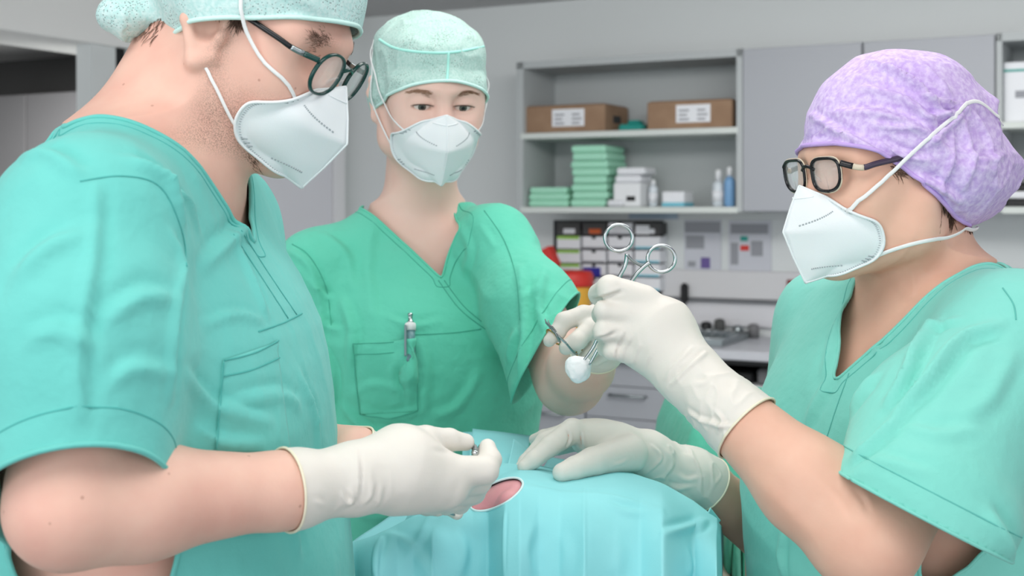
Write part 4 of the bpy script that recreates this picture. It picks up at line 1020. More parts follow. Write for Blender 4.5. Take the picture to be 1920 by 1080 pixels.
    seams(S, [[(416, 706), (470, 694), (520, 672)], [(416, 680), (410, 760), (403, 845)], [(416, 676), (470, 664), (518, 640)]], M['seam_man'], top, off=.0026)
    # ---- gloves
    fwd = (P(672, 897, 1.05) - P(530, 921, 1.01)); fwd /= np.linalg.norm(fwd); cp = P(541, 920, 1.01)
    hops = [('u', Cone(elN + (wrN - elN) * .3, wrN, .0425, .0285), .02)] + hand_ops(palm, fi)
    glove_build('glove', hops, who, lambda Q: np.maximum(-((Q - cp) @ fwd), -1), .002,
                lines=[([(668, 842), (672, 890), (668, 950)], .0016, .0016), ([(655, 915), (662, 935), (650, 948)], .0022, .0016), ([(700, 905), (694, 930), (682, 946)], .002, .0012), ([(716, 912), (712, 935), (706, 950)], .002, .001), ([(592, 940), (600, 944), (606, 950)], .002, .001), ([(640, 925), (650, 940), (664, 945)], .002, .0014), ([(812, 845), (845, 848), (875, 850)], .003, -.0008)],
                wr=[(P(675, 930, 1.0), .035, .0012, RT)])
    h2 = [('u', Cone(elF, wrF, .040, .028), .02)] + hand_ops(palmF, fiF); f2 = P(700, 900, 1.25) - wrF; f2 /= np.linalg.norm(f2)
    glove_build('glove', h2, who, lambda Q: -((Q - (wrF - f2 * .012)) @ f2), .0028, seed=4)
    # ---- cap
    E, K = hd.E, hd.K; bh0 = head_ops(hd, ears=False, back=.010)
    cap = [('u', E((0, -.005, .046), (.092, .103, .090)), .02), ('u', K((.030, -.068, -.006), (.046, -.084, -.020), .020, .016), .02), ('u', E((.050, -.094, -.021), (.022, .021, .018)), .012), ('u', E((.0, -.035, .085), (.07, .075, .055)), .03), ('u', E((.079, -.004, .020), (.016, .032, .030)), .02), ('u', E((-.079, -.004, .020), (.016, .032, .030)), .02)]
    V, F = grid(cap, .0026); N = vnormals(V, F); V = push(V, bh0, .0035); l = hd.loc(V)
    V = V + N * (.0035 * (ridged(V, 26, 8, hd.R, (1, .5, 1)) - .3) + .003 * vnoise(V, 30, 2) + np.where(l[:, 1] < -.080, .006 * vnoise(V, 55, 9), 0))[:, None]
    edge = np.interp(l[:, 1], [-.20, -.12, -.085, -.062, -.01, .059, .10, .12], [-.10, -.08, -.060, -.036, -.003, .028, .046, .048])
    l = hd.loc(V); V2, F2, loops = clip(V, F, edge - l[:, 2])
    c = mesh('surgical_cap', V2, F2, M['cap_teal'], who, True, 'pale teal net cap with a knotted tail', solid=.0006)
    for L, cl in loops[:1]:
        b = MB(); L = smoothline(evenly(L, .002, cl), 2, cl); b.tube(L, .0022, 6, cl); b.build('elastic_edge', M['cap_edge'], c, True)
    # ---- hair: nape, sideburn and brow, beard stubble under the jaw
    def strands(n, reg, d, ln, r=.00045, seed=0, nm='hair'):
        hair = MB()
        rn = np.random.RandomState(seed)
        for _ in range(n):
            q = np.array([rn.uniform(*reg[0]), rn.uniform(*reg[1]), rn.uniform(*reg[2])]); p0 = hd.p(q)[None]
            for _i in range(5):
                g_, _l = grad(p0, bh); p0 = p0 - g_ * fieldc(p0, bh)[:, None]
            g_, _l = grad(p0, bh); dd = hd.R @ (np.array(d) + rn.normal(0, .25, 3)); dd = dd - (dd @ g_[0]) * g_[0] * .9; dd /= np.linalg.norm(dd); L_ = ln * rn.uniform(.6, 1.2)
            hair.tube([p0[0] - dd * L_ * .1, p0[0] + dd * L_ * .5 + g_[0] * .0012, p0[0] + dd * L_ + g_[0] * .001], [r, r, r * .3], 3)
        hair.build(nm, M['hair'], who, False)
    bh = head_ops(hd, ey=.012, eo=.6, ez=.012, back=.010)
    bh = bh + [('u', Cone(nk, neckb + np.array([.010, 0, .02]), .050, .056), .03), ('u', Cone(hd.p(0, -.048, -.03), neckb + RT @ np.array([0, -.012, 0.03]), .043, .052), .04)]
    strands(240, [(.03, .075), (-.105, -.05), (-.03, .02)], (0, -.2, -1), .010, .0003, seed=1)
    strands(130, [(.068, .078), (.012, .030), (.010, .034)], (0, .1, -1), .012, seed=2, nm='sideburn')
    strands(150, [(.022, .050), (.07, .09), (.0195, .0262)], (.9, -.2, .05), .006, .00016, seed=3, nm='eyebrow')
    strands(120, [(-.050, -.022), (.07, .09), (.0195, .0262)], (-.9, -.2, .05), .006, .00016, seed=4, nm='eyebrow')
    strands(160, [(.02, .055), (.02, .07), (-.112, -.098)], (0, .5, -.8), .005, .00022, seed=5, nm='beard')
    # ---- mask, straps
    mk, sf = mask_build(hd, who, head_ops(hd, back=.010), ysh=.010, label='white folded respirator mask with two head straps')
    allh = bh + cap
    strap('strap', [hd.p(sf(.28, .93, 1)), hd.p(.079, .034, .012), hd.p(.086, .022, .04), hd.p(.075, -.02, .1), hd.p(0, -.06, .13)], allh, mk, r=.0017, smooth=1)
    strap('strap', [hd.p(sf(.62, .93, 1)), hd.p(.066, .022, -.050), hd.p(.070, .012, -.038), hd.p(.070, .0, -.026), hd.p(.071, -.006, -.014)], head_ops(hd, ears=False, back=.010) + cap, mk, r=.0015, smooth=1)
    # ---- glasses
    glasses(hd, who, 'round', 'dark round-rimmed glasses', tilt=-10)
    return who, S, hd, allh

def glasses(f, who, kind, label, tilt=-8, dz=0.0, dy=0.0):
    gl = bpy.data.objects.new('glasses', None); _link(gl, f.p(0, .09, 0), who); gl['label'] = label
    ty = math.radians(tilt)
    def T(x, y, z):                      # lens plane tilts with its top forward
        return f.p(x, .104 + dy + y + z * math.tan(-ty) * .0 + math.sin(-ty) * z, -.004 + dz + z * math.cos(ty))
    if kind == 'round':
        A, Bv, cx, e = .0235, .0195, .033, 2.2; rm, r = 'frame_teal', .0014
    else: A, Bv, cx, e = .0225, .0175, .0300, 3.0; rm, r = 'black', .0017
    for s in (1, -1):
        pts = []; n = 48
        for k in range(n):
            a = 2 * math.pi * k / n; ca, sa = math.cos(a), math.sin(a)
            x = cx + A * abs(ca) ** (2 / e) * np.sign(ca); z = Bv * abs(sa) ** (2 / e) * np.sign(sa)
            if kind != 'round': x += .002 * np.sign(ca) * (sa > 0) * abs(sa); x -= .0036 * np.sign(ca) * max(0, -sa) * (ca > 0) + .0012 * np.sign(ca) * max(0, -sa)
            y = -.10 * max(0, x - .012) ** 1.15 * 1.6
            pts.append((x * s, y, z))
        ring = [T(*p) for p in pts]
        b = MB(); b.tube(ring, r, 8, True, up=f.R[:, 1], flat=1.5); rim = b.build('rim', M[rm], gl, True)
        if kind != 'round':
            b = MB(); b.tube([T(p[0] + .0012 * np.sign(p[0] - s * cx), p[1] - .0004, p[2] + .0016 * np.sign(p[2])) for p in pts], r * .5, 8, True); b.build('front_edge', mat('ivory_acetate', (214, 200, 178), .3), rim, True)
        V = [T(s * cx, -.10 * (cx - .012) ** 1.15 * 1.6 + .0008, 0)] + [T(*p) for p in pts]; F = [(0, 1 + k, 1 + (k + 1) % n) for k in range(n)]
        mesh('lens', V, np.array(F), M['lens'], gl, True, solid=.0014, off=0)
        # temple: hinge block, metal joint, arm to the ear
        hx = s * (cx + A + .0015); h0 = T(hx, -.10 * (cx + A - .012) ** 1.15 * 1.6, .010 if kind == 'round' else .012)
        ear = f.p(s * .0775, .0, .024); mid = f.p(s * .074, .062, .012)
        L = spl([h0, f.p(s * .0685, .080, .0075), mid, ear], 8); up = f.R[:, 2]
        n1 = 9; b = MB(); b.tube(L[:n1 - 3], .0032 if kind != 'round' else .0026, 8, up=f.R[:, 0], flat=.45); b.build('hinge', M['frame_teal' if kind == 'round' else 'black'], gl, True)
        b = MB(); b.tube(L[n1 - 4:n1 + 1], .0030 if kind != 'round' else .0026, 8, up=f.R[:, 0], flat=.5); b.build('joint', M['steel_dull'] if kind == 'round' else mat('ivory_joint', (214, 200, 178), .35), gl, True)
        b = MB(); b.tube(L[n1:], .0030 if kind != 'round' else .0024, 8, up=f.R[:, 0], flat=.45); b.build('temple_arm', M['black'] if kind == 'round' else mat('plum_acetate', (70, 58, 78), .25), gl, True)
    b = MB(); b.tube(spl([T(-.0115, 0, .006), T(-.004, .002, .0095), T(.004, .002, .0095), T(.0115, 0, .006)], 5), .0018, 8); b.build('bridge', M[rm], gl, True)
    for s in (1, -1):
        b = MB(); b.tube([T(s * .0115, 0, .0), T(s * .010, -.006, -.004), T(s * .0095, -.008, -.009)], [.0006, .0014, .0018], 6); b.build('nose_pad', M['lens'], gl, True)
    return gl
# ================================================================== cap, shared
def cap_build(f, ops, edge, mt, parent, label, disp, h=.0026, er=.0022, em='cap_edge', name='surgical_cap', under=None, fl=None):
    V, F = grid(ops, h)
    if under is not None: V = push(V, under, .0035)
    N = vnormals(V, F); l = f.loc(V); dd = disp(V, l)
    if fl: dd = dd + folds(V, N, Surf(V, F), fl, 0)
    V = V + N * dd[:, None]; l = f.loc(V)
    V2, F2, loops = clip(V, F, edge(l)); c = mesh(name, V2, F2, mt, parent, True, label, solid=.0006)
    for L, cl in sorted(loops, key=lambda q: -len(q[0]))[:1]:
        b = MB(); L = smoothline(evenly(L, .002, cl), 2, cl); b.tube(L, er, 6, cl); b.build('elastic_edge', M[em], c, True)
    return c, V, F
def hair_strands(f, bh, spec, parent, m, nm='hair'):
    hair = MB()
    for (n, reg, d, ln, r, seed) in spec:
        rn = np.random.RandomState(seed); q = np.stack([rn.uniform(*reg[k], size=n) for k in range(3)], 1); p0 = f.p(q)
        for _i in range(6):
            g_, l_ = grad(p0, bh); p0 = p0 - g_ * fieldc(p0, bh)[:, None] * .9
        g_, _l = grad(p0, bh)
        for i in range(n):
            dd = f.R @ (np.array(d) + rn.normal(0, .22, 3)); dd = dd - (dd @ g_[i]) * g_[i] * .9; dd /= np.linalg.norm(dd); L_ = ln * rn.uniform(.6, 1.2); p = p0[i]
            hair.tube([p - dd * L_ * .1, p + dd * L_ * .5 + g_[i] * r * 2.2, p + dd * L_ + g_[i] * r * 1.5], [r, r, r * .3], 3, raw=True)
    return hair.build(nm, m, parent, False)
# ================================================================== the woman in the middle
def build_mid():
    RT = rot(200, 0, 0); who = thing('person', 'person in green scrubs and mint net cap, standing behind with a pen in the pocket', 'person', (-.12, 1.85, 0))
    tc = np.array([-.128, 1.86, 0]); hd = Frame(P(806, 180, 1.80), rot(197, -14, 0), .97)
    secs = [(.80, 0, 0, .175, .12), (.95, 0, 0, .17, .12), (1.08, 0, .005, .155, .115), (1.20, 0, .012, .158, .122), (1.29, 0, .008, .158, .115), (1.355, 0, -.012, .142, .092), (1.405, 0, -.026, .105, .068), (1.445, 0, -.034, .066, .05)]
    shL = P(930, 455, 1.80); elL = P(1068, 712, 1.64); wrL = P(1128, 645, 1.49); nb = tc + RT @ np.array([0, -.028, 1.405])
    shR = tc + RT @ np.array([.155, -.02, 1.36]); elR = tc + RT @ np.array([.21, .02, 1.12]); wrR = P(720, 900, 1.62)
    b = head_ops(hd, True, True, .88)
    b += [('u', Cone(hd.p(0, -.02, -.055), nb + RT @ np.array([.002, .01, 0]), .044, .047), .03), ('u', Cone(hd.p(0, -.05, -.03), nb, .04, .05), .03),
          ('u', Cone(nb, shL, .042, .034), .04), ('u', Cone(nb, shR, .042, .034), .04), torso_body(tc, RT, secs, .012),
          ('u', Cone(tc + RT @ np.array([.02, .030, 1.375]), tc + RT @ np.array([.13, .012, 1.385]), .010, .008), .02), ('u', Cone(tc + RT @ np.array([-.02, .030, 1.375]), tc + RT @ np.array([-.13, .012, 1.385]), .010, .008), .02),
          ('u', Cone(shL, elL, .045, .038), .03), ('u', Cone(elL, elL + (wrL - elL) * .4, .039, .037), .03), ('u', Cone(elL + (wrL - elL) * .4, wrL, .037, .026), .02), ('u', Cone(shR, elR, .045, .036), .03), ('u', Cone(elR, wrR, .034, .024), .02)]
    b += legs_ops(tc, RT, .09)
    palm = [pc((1132, 650, 1.48, 33), (1142, 612, 1.455, 34)), pc((1142, 622, 1.455, 32), (1120, 592, 1.447, 19)), pc((1142, 640, 1.455, 30), (1130, 625, 1.445, 24))]
    fi = [fing((1116, 592, 1.44, 19), (1094, 590, 1.43, 17.5), (1058, 602, 1.42, 17), (1045, 623, 1.415, 15), (1030, 639, 1.41, 11.5)),
          fing((1124, 614, 1.43, 19), (1106, 616, 1.42, 17.5), (1082, 640, 1.405, 17), (1062, 652, 1.405, 14)),
          fing((1128, 632, 1.44, 19), (1122, 645, 1.425, 16), (1104, 664, 1.42, 13), (1094, 672, 1.42, 11.5)),
          fing((1140, 640, 1.45, 18), (1135, 662, 1.44, 14), (1118, 676, 1.44, 11)),
          fing((1130, 600, 1.46, 22), (1108, 618, 1.455, 17), (1092, 634, 1.45, 14))]
    b += hand_ops(palm, fi, .002)
    palmR = [pc((720, 900, 1.62, 34), (760, 915, 1.60, 34)), pc((760, 915, 1.6, 34), (800, 925, 1.58, 30))]
    fiR = [fing((800, 918 + 8 * i, 1.58 + .015 * i, 15), (830, 922 + 8 * i, 1.57 + .015 * i, 12), (850, 935 + 8 * i, 1.56 + .015 * i, 10)) for i in range(4)] + [fing((770, 900, 1.57, 16), (800, 900, 1.55, 12), (820, 908, 1.54, 10))]
    b += hand_ops(palmR, fiR, .002)
    fc = hd.p(0, .07, -.01)
    V, F = grid(b, .0045, [(fc - .07, fc + .07, .0013)], lo=np.array([-1, .9, 0]))
    mesh('body', V, F, M['skin_mid'], who, True)
    # ---- eyes, lashes, brows
    for s in (1, -1):
        ec = hd.p(s * .0315 * .93, .0695, .001); gz = hd.R @ np.array([0.03, .93, -.30]); gz /= np.linalg.norm(gz)
        up = np.array([0, 0, 1.0]); x_ = np.cross(gz, up); x_ /= np.linalg.norm(x_); y_ = np.cross(x_, gz); Rm = np.stack([x_, y_, gz], 1)
        r = .0146 * .97; prof = [(r * math.sin(a), r * math.cos(a)) for a in np.linspace(math.pi - .01, .01, 24)]
        e = MB(ec, Rm).lathe(prof, (0, 0, 0), 32).build('eye', M['white'], who, True)
        MB(ec, Rm).lathe([(.0056, r * .918), (.0054, r * .945), (.004, r * .985), (.001, r * 1.010)], (0, 0, 0), 24).build('iris', mat('iris_grey_green', (96, 98, 88), .15, c2=(62, 62, 56), cscale=700, coat=1), e, True)
        MB(ec, Rm).lathe([(.0026, r * 1.003), (.0022, r * 1.02), (.0005, r * 1.03)], (0, 0, 0), 16).build('pupil', M['black'], e, True)
        lash = MB()
        for k in range(26):
            t = -1 + 2 * k / 25; x = .0293 * s + t * .0142; z = -.0014 + .0026 * (1 - t * t); y = .0695 + math.sqrt(max(.0168 ** 2 - (t * .0142) ** 2 - .0, 0)) * .955
            p0 = hd.p(x, y, z); lash.tube([p0, p0 + hd.R @ np.array([t * .0016, .0035, -.0006]), p0 + hd.R @ np.array([t * .003 , .0055, .0012])], [.00032, .00025, .0001], 3)
        pts = [hd.p(.0293 * s + t * .0144, .0695 + math.sqrt(.0168 ** 2 - (t * .0144) ** 2) * .96, -.0016 + .0028 * (1 - t * t)) for t in np.linspace(-1, 1, 14)]
        lash.tube(pts, .00045, 5); lash.build('eyelashes', mat('lash_brown', (70, 52, 46), .7), e, False)
    bh = head_ops(hd, True, True, .88)
    for s in (1, -1):
        ar = []
        for k in range(7):
            t = k / 6; x = s * (.015 + .031 * t); z = .0200 + .0022 * math.sin(t * 2.6) - .004 * t * t ; ar.append((30 if k < 5 else 16, [(min(x, x + s * .005), max(x, x + s * .005)), (.078, .09), (z - .0016, z + .0016)], (s * 1, -.1, .05 - .25 * t), .0065, .00013, 20 + k + (s > 0) * 9))
        hair_strands(hd, bh, ar, who, mat('brow_brown', (150, 112, 88), .8), 'eyebrow')
    # close hair under the cap
    E = hd.E
    hops = [('u', E((0, -.022, .032), (.0725, .0955, .0830)), .02)]
    V, F = grid(hops, .005); l = hd.loc(V); V2, F2, _ = clip(V, F, np.maximum(l[:, 1] * 1.2 - l[:, 2] + .008, -.045 - l[:, 2])); 
    mesh('hair', V2, F2, M['hair_fair'], who, True, solid=.001)
    # ---- scrub top
    g = [('u', Loft(tc, RT, [(z, x, y, a + .012, c + .012) for (z, x, y, a, c) in secs]), .05),
         ('u', Cone(nb + RT @ np.array([-.035, 0, .005]), shL, .042, .044), .04), ('u', Cone(nb + RT @ np.array([.035, 0, .005]), shR, .044, .050), .04),
         ('u', Cone(shL, shL + (elL - shL) * .5, .046, .058), .035), ('u', Cone(shL + (elL - shL) * .5, elL + RT @ np.array([0, -.02, -.0]), .062, .074), .03),
         ('u', Cone(shR, elR, .056, .068), .035)]
    V, F = grid(g, .004, lo=np.array([-1, 1, .80])); N = vnormals(V, F); S0 = Surf(V, F)
    fl = [([(545, 470), (580, 500), (600, 560), (605, 640)], .006, .004), ([(560, 500), (590, 540), (620, 560)], .005, .003), ([(580, 580), (610, 610), (640, 620)], .005, .003), ([(590, 640), (625, 700), (615, 790)], .006, .004),
          ([(640, 560), (660, 620), (655, 700)], .008, .003), ([(700, 420), (690, 500), (700, 600)], .010, .002), ([(610, 440), (650, 480), (660, 540)], .008, .002),
          ([(900, 420), (950, 500), (965, 560)], .004, .0018), ([(975, 500), (985, 600), (978, 700)], .006, .004), ([(970, 620), (940, 720), (945, 800)], .007, .0035), ([(930, 640), (900, 740), (915, 800)], .008, .002),
          ([(1020, 520), (1010, 580), (1030, 640), (1010, 700)], .006, .0035), ([(1045, 560), (1020, 620), (1005, 690)], .004, .0025), ([(985, 560), (1005, 540), (1025, 500)], .006, .002),
          ([(680, 770), (720, 785), (790, 770)], .006, .003), ([(700, 790), (730, 810), (760, 800)], .004, .002), ([(640, 760), (680, 800), (730, 820)], .006, .003), ([(660, 740), (700, 720), (760, 730)], .006, .002),
          ([(790, 640), (800, 700), (795, 770)], .008, .0015), ([(760, 660), (735, 700), (750, 750)], .006, .002), ([(820, 780), (860, 760), (900, 700)], .008, .002), ([(720, 590), (770, 610), (830, 600)], .005, .0015),
          ([(860, 420), (880, 470), (870, 520)], .008, .0015), ([(630, 860), (640, 920), (630, 1000)], .008, .003), ([(660, 960), (700, 970), (740, 960)], .008, .003)]
    dsp = 2.7 * folds(V, N, S0, fl) + .0018 * vnoise(V, 12, 13) + .0030 * (ridged(V, 9, 14) - .3) + .0006 * (ridged(V, 22, 15) - .3); V = V + N * dsp[:, None]; S = Surf(V, F)
    q = (V - tc) @ RT; u = q[:, 0]; w = q[:, 2]; front = q[:, 1] > -.035
    vz = 1.352; uc = .002; hwR = np.clip((w - vz) / .088, 0, 1.25) * .078; hwL = np.clip((w - vz) / .088, 0, 1.0) ** .8 * .033
    cF = np.where(u - uc > 0, hwR - (u - uc), hwL + (u - uc)); cF = np.minimum(cF, w - vz)
    cN = np.where(front, cF, np.minimum(np.minimum(.080 - u, u + .033), w - 1.40))
    axL = elL - shL; axL /= np.linalg.norm(axL); sL = (V - shL) @ axL; rL = np.linalg.norm(V - shL - sL[:, None] * axL, axis=1)
    hn = np.array([.88, -.22, -.48]); hn /= np.linalg.norm(hn); hp = P(1022, 662, 1.70)
    cS = np.where((rL < .11) & ((u < -.148) | (q[:, 1] > .135)) & (sL > .05), (V - hp) @ hn, -1)
    axR = elR - shR; axR /= np.linalg.norm(axR); sR = (V - shR) @ axR; cS2 = np.where(u > .165, sR - .19, -1)
    V2, F2, loops = clipmulti(V, F, [cN, cS, cS2, .84 - V[:, 2]]); top = mesh('scrub_top', V2, F2, M['scrub_mid'], who, True, solid=.0022)
    for L, cl in loops:
        if len(L) < 30: continue
        L = smoothline(evenly(L, .004, cl), 2, cl); bnd = MB(); bnd.tube(L, .0018, 6, cl); bnd.build('hem_edge', M['scrub_mid'], top, True)
    seams(S, [[(833, 526), (870, 575), (918, 614)], [(822, 526), (862, 580), (910, 617)], [(772, 628), (850, 624), (910, 616), (960, 610)], [(548, 458), (580, 480), (612, 540), (622, 620)],
              [(908, 395), (945, 450), (968, 520), (975, 600)], [(560, 420), (610, 390), (672, 374)]], M['seam_mid'], top)
    iso(V, F, cN, .011, M['seam_mid'], top); iso(V, F, cS, .018, M['seam_mid'], top)
    sheet(S, [(661, 644), (779, 638), (784, 772), (676, 778)], M['scrub_mid'], top, 'pocket', nx=70, bump=(769, 17, .0150))
    seams(S, [[(662, 664), (720, 663), (779, 658)], [(661, 644), (668, 710), (676, 776)], [(661, 645), (720, 643), (779, 639)], [(676, 776), (730, 785), (784, 770)], [(779, 640), (784, 770)]], M['seam_mid'], top, off=.0026)
    trousers(who, tc, RT, M['scrub_mid'], .155, .11, .92, .085)
    # ---- gloves
    fw = P(1128, 615, 1.45) - wrL; fw /= np.linalg.norm(fw)
    ho = [('u', Cone(elL + (wrL - elL) * .4, wrL, .0385, .0275), .02)] + hand_ops(palm, fi)
    glove_build('glove', ho, who, lambda Q: -((Q - wrL + fw * .022) @ fw), .0017, seed=11, wr=[(P(1125, 640, 1.45), .03, .001, RT)])
    fr_ = P(760, 915, 1.6) - wrR; fr_ /= np.linalg.norm(fr_)
    ho = [('u', Cone(elR, wrR, .036, .026), .02)] + hand_ops(palmR, fiR); glove_build('glove', ho, who, lambda Q: -((Q - wrR + fr_ * .05) @ fr_), .003, seed=12)
    # ---- cap
    cap = [('u', Loft(hd.O, hd.R, [(z * .97, 0, y * .97, a * .97, b_ * .97) for z, y, a, b_ in ((-.03, -.03, .070, .075), (.0, -.022, .0755, .092), (.04, -.018, .0775, .100), (.075, -.018, .0765, .099), (.095, -.02, .062, .083), (.112, -.02, .036, .05), (.121, -.02, .012, .015))], 2.5, 5), .01), ('u', E((0, -.03, .0), (.079, .090, .055)), .03)]
    def disp(V, l): return .0022 * (ridged(V, 30, 31, hd.R) - .3) + .0016 * vnoise(V, 40, 32)
    def edge(l):
        y = l[:, 1]; e = np.interp(y, [-.13, -.09, -.04, .0, .03, .06, .085, .1], [-.07, -.06, -.040, -.018, -.004, .012, .024, .028]); e = e + np.where(y > .03, .01 * (1 - (l[:, 0] / .06) ** 2).clip(0, 1), 0); return e - l[:, 2]
    c, CV, CF = cap_build(hd, cap, edge, M['cap_mint'], who, 'mint net cap with a seam across the crown', disp, under=head_ops(hd, True, False, .88, False))
    CS = Surf(CV, CF); mseam = mat('cap_seam_mint', (176, 240, 228), .8)
    seams(CS, [[(711, 74), (740, 90), (790, 98), (850, 98), (912, 86)], [(841, 99), (840, 125), (838, 154)]], mseam, c, 'seam', r=.0018)
    # ---- mask and straps
    mk, sf = mask_build(hd, who, head_ops(hd, True, False, .88), sc=(.98, .97, 1.0), label='white folded respirator mask covering nose and chin'); ah = bh + cap
    strap('strap', [hd.p(sf(.30, .90, 1)), hd.p(.074, .030, .0), hd.p(.083, .005, .03), hd.p(.084, -.03, .06), hd.p(.05, -.10, .08)], ah, mk, r=.0016, smooth=1)
    strap('strap', [hd.p(sf(.62, .92, 1)), hd.p(.070, .018, -.040), hd.p(.080, -.002, .0), hd.p(.084, -.02, .05), hd.p(.06, -.09, .06)], ah, mk, r=.0016, smooth=1)
    strap('strap', [hd.p(sf(.30, .90, -1)), hd.p(-.074, .028, .0), hd.p(-.083, .0, .03), hd.p(-.05, -.10, .06)], ah, mk, r=.0016, smooth=1)
    strap('strap', [hd.p(sf(.62, .92, -1)), hd.p(-.070, .018, -.040), hd.p(-.080, -.002, .0), hd.p(-.06, -.09, .05)], ah, mk, r=.0016, smooth=1)
    # ---- pen in the pocket, a thing of its own
    h = S.hit(769, 640); nr = h[1] if h[1] @ RAY(769, 640) < 0 else -h[1]; c0 = h[0] + nr * .0075; uu = np.array([.01, 0, 1.0]); uu -= (uu @ nr) * nr; uu /= np.linalg.norm(uu); xx = np.cross(uu, nr); Rp = np.stack([xx, nr, uu], 1)
    pen = thing('pen', 'grey and white click pen clipped in the green chest pocket', 'pen', c0 + uu * -.10)
    MB(c0, Rp).lathe([(.0040, -.030), (.0062, -.026), (.0064, .0), (.0064, .014)], n=16).build('barrel', mat('pen_barrel', (110, 150, 156), .3), pen, True)
    MB(c0, Rp).lathe([(.0074, .0135), (.0076, .021), (.0070, .023), (.0054, .024)], n=16).build('collar', M['strap'], pen, True)
    MB(c0, Rp).lathe([(.0046, .0235), (.0046, .026), (.003, .027), (.003, .033), (.0036, .0335), (.0036, .0365), (.002, .037)], n=14).build('push_button', M['metal'], pen, True)
    MB(c0, Rp).box((-.0085, .0050, -.022), (-.0055, .0095, .020), .001).build('clip', mat('pen_clip', (130, 150, 156), .3), pen)
    # ---- small clamp in her fingers
    ins = thing('small_scissors', 'small ringed steel scissors held in the fingers of the person in green', 'scissors', P(1040, 640, 1.40))
    d = 1.385
    MB().tube(spl([P(1022, 598, d - .004), P(1025, 606, d - .004), P(1034, 616, d), P(1041, 624, d)], 5), [.0006] * 4 + [.0011] * 5 + [.0016] * 7, 8, raw=True).build('jaw', M['steel_dull'], ins, True)
    MB().tube(spl([P(1028, 600, d + .001), P(1029, 607, d + .001), P(1036, 615, d + .003), P(1042, 623, d + .003)], 5), [.0006] * 4 + [.0011] * 5 + [.0016] * 7, 8, raw=True).build('jaw', M['metal'], ins, True)
    MB().tube(spl([P(1040, 622, d + .001), P(1050, 633, d), P(1061, 643, d + .002)], 5), .0014, 8, raw=True).build('shank', M['metal'], ins, True)
    MB().tube(spl([P(1041, 624, d - .002), P(1046, 633, d - .002), P(1050, 641, d + .004)], 5), .0014, 8, raw=True).build('shank', M['steel_dull'], ins, True)
    MB().tube(spl([P(1061, 643, d + .002), P(1075, 660, d + .01), P(1082, 664, d + .02)], 5), .0012, 8, raw=True).build('shank', M['steel_dull'], ins, True)
    def ringat(c, n, r, t, m_, nm='finger_ring'):
        n = np.array(n, float); n /= np.linalg.norm(n); a = np.cross(n, [0, 0, 1.0]); a /= np.linalg.norm(a); b_ = np.cross(n, a)
        MB().tube([c + (a * math.cos(k) + b_ * math.sin(k)) * r for k in np.linspace(0, 2 * math.pi, 36, endpoint=False)], t, 8, True, raw=True).build(nm, m_, ins, True)
    ax = P(1030, 639, 1.41) - P(1046, 624, 1.415); ringat(P(1038, 632, 1.413), ax, .0105, .0011, M['gold'])
    ax = P(1094, 672, 1.42) - P(1104, 664, 1.42); ringat(P(1092, 668, 1.42), ax + np.array([0, .004, 0]), .0098, .0011, M['gold'])
    return who
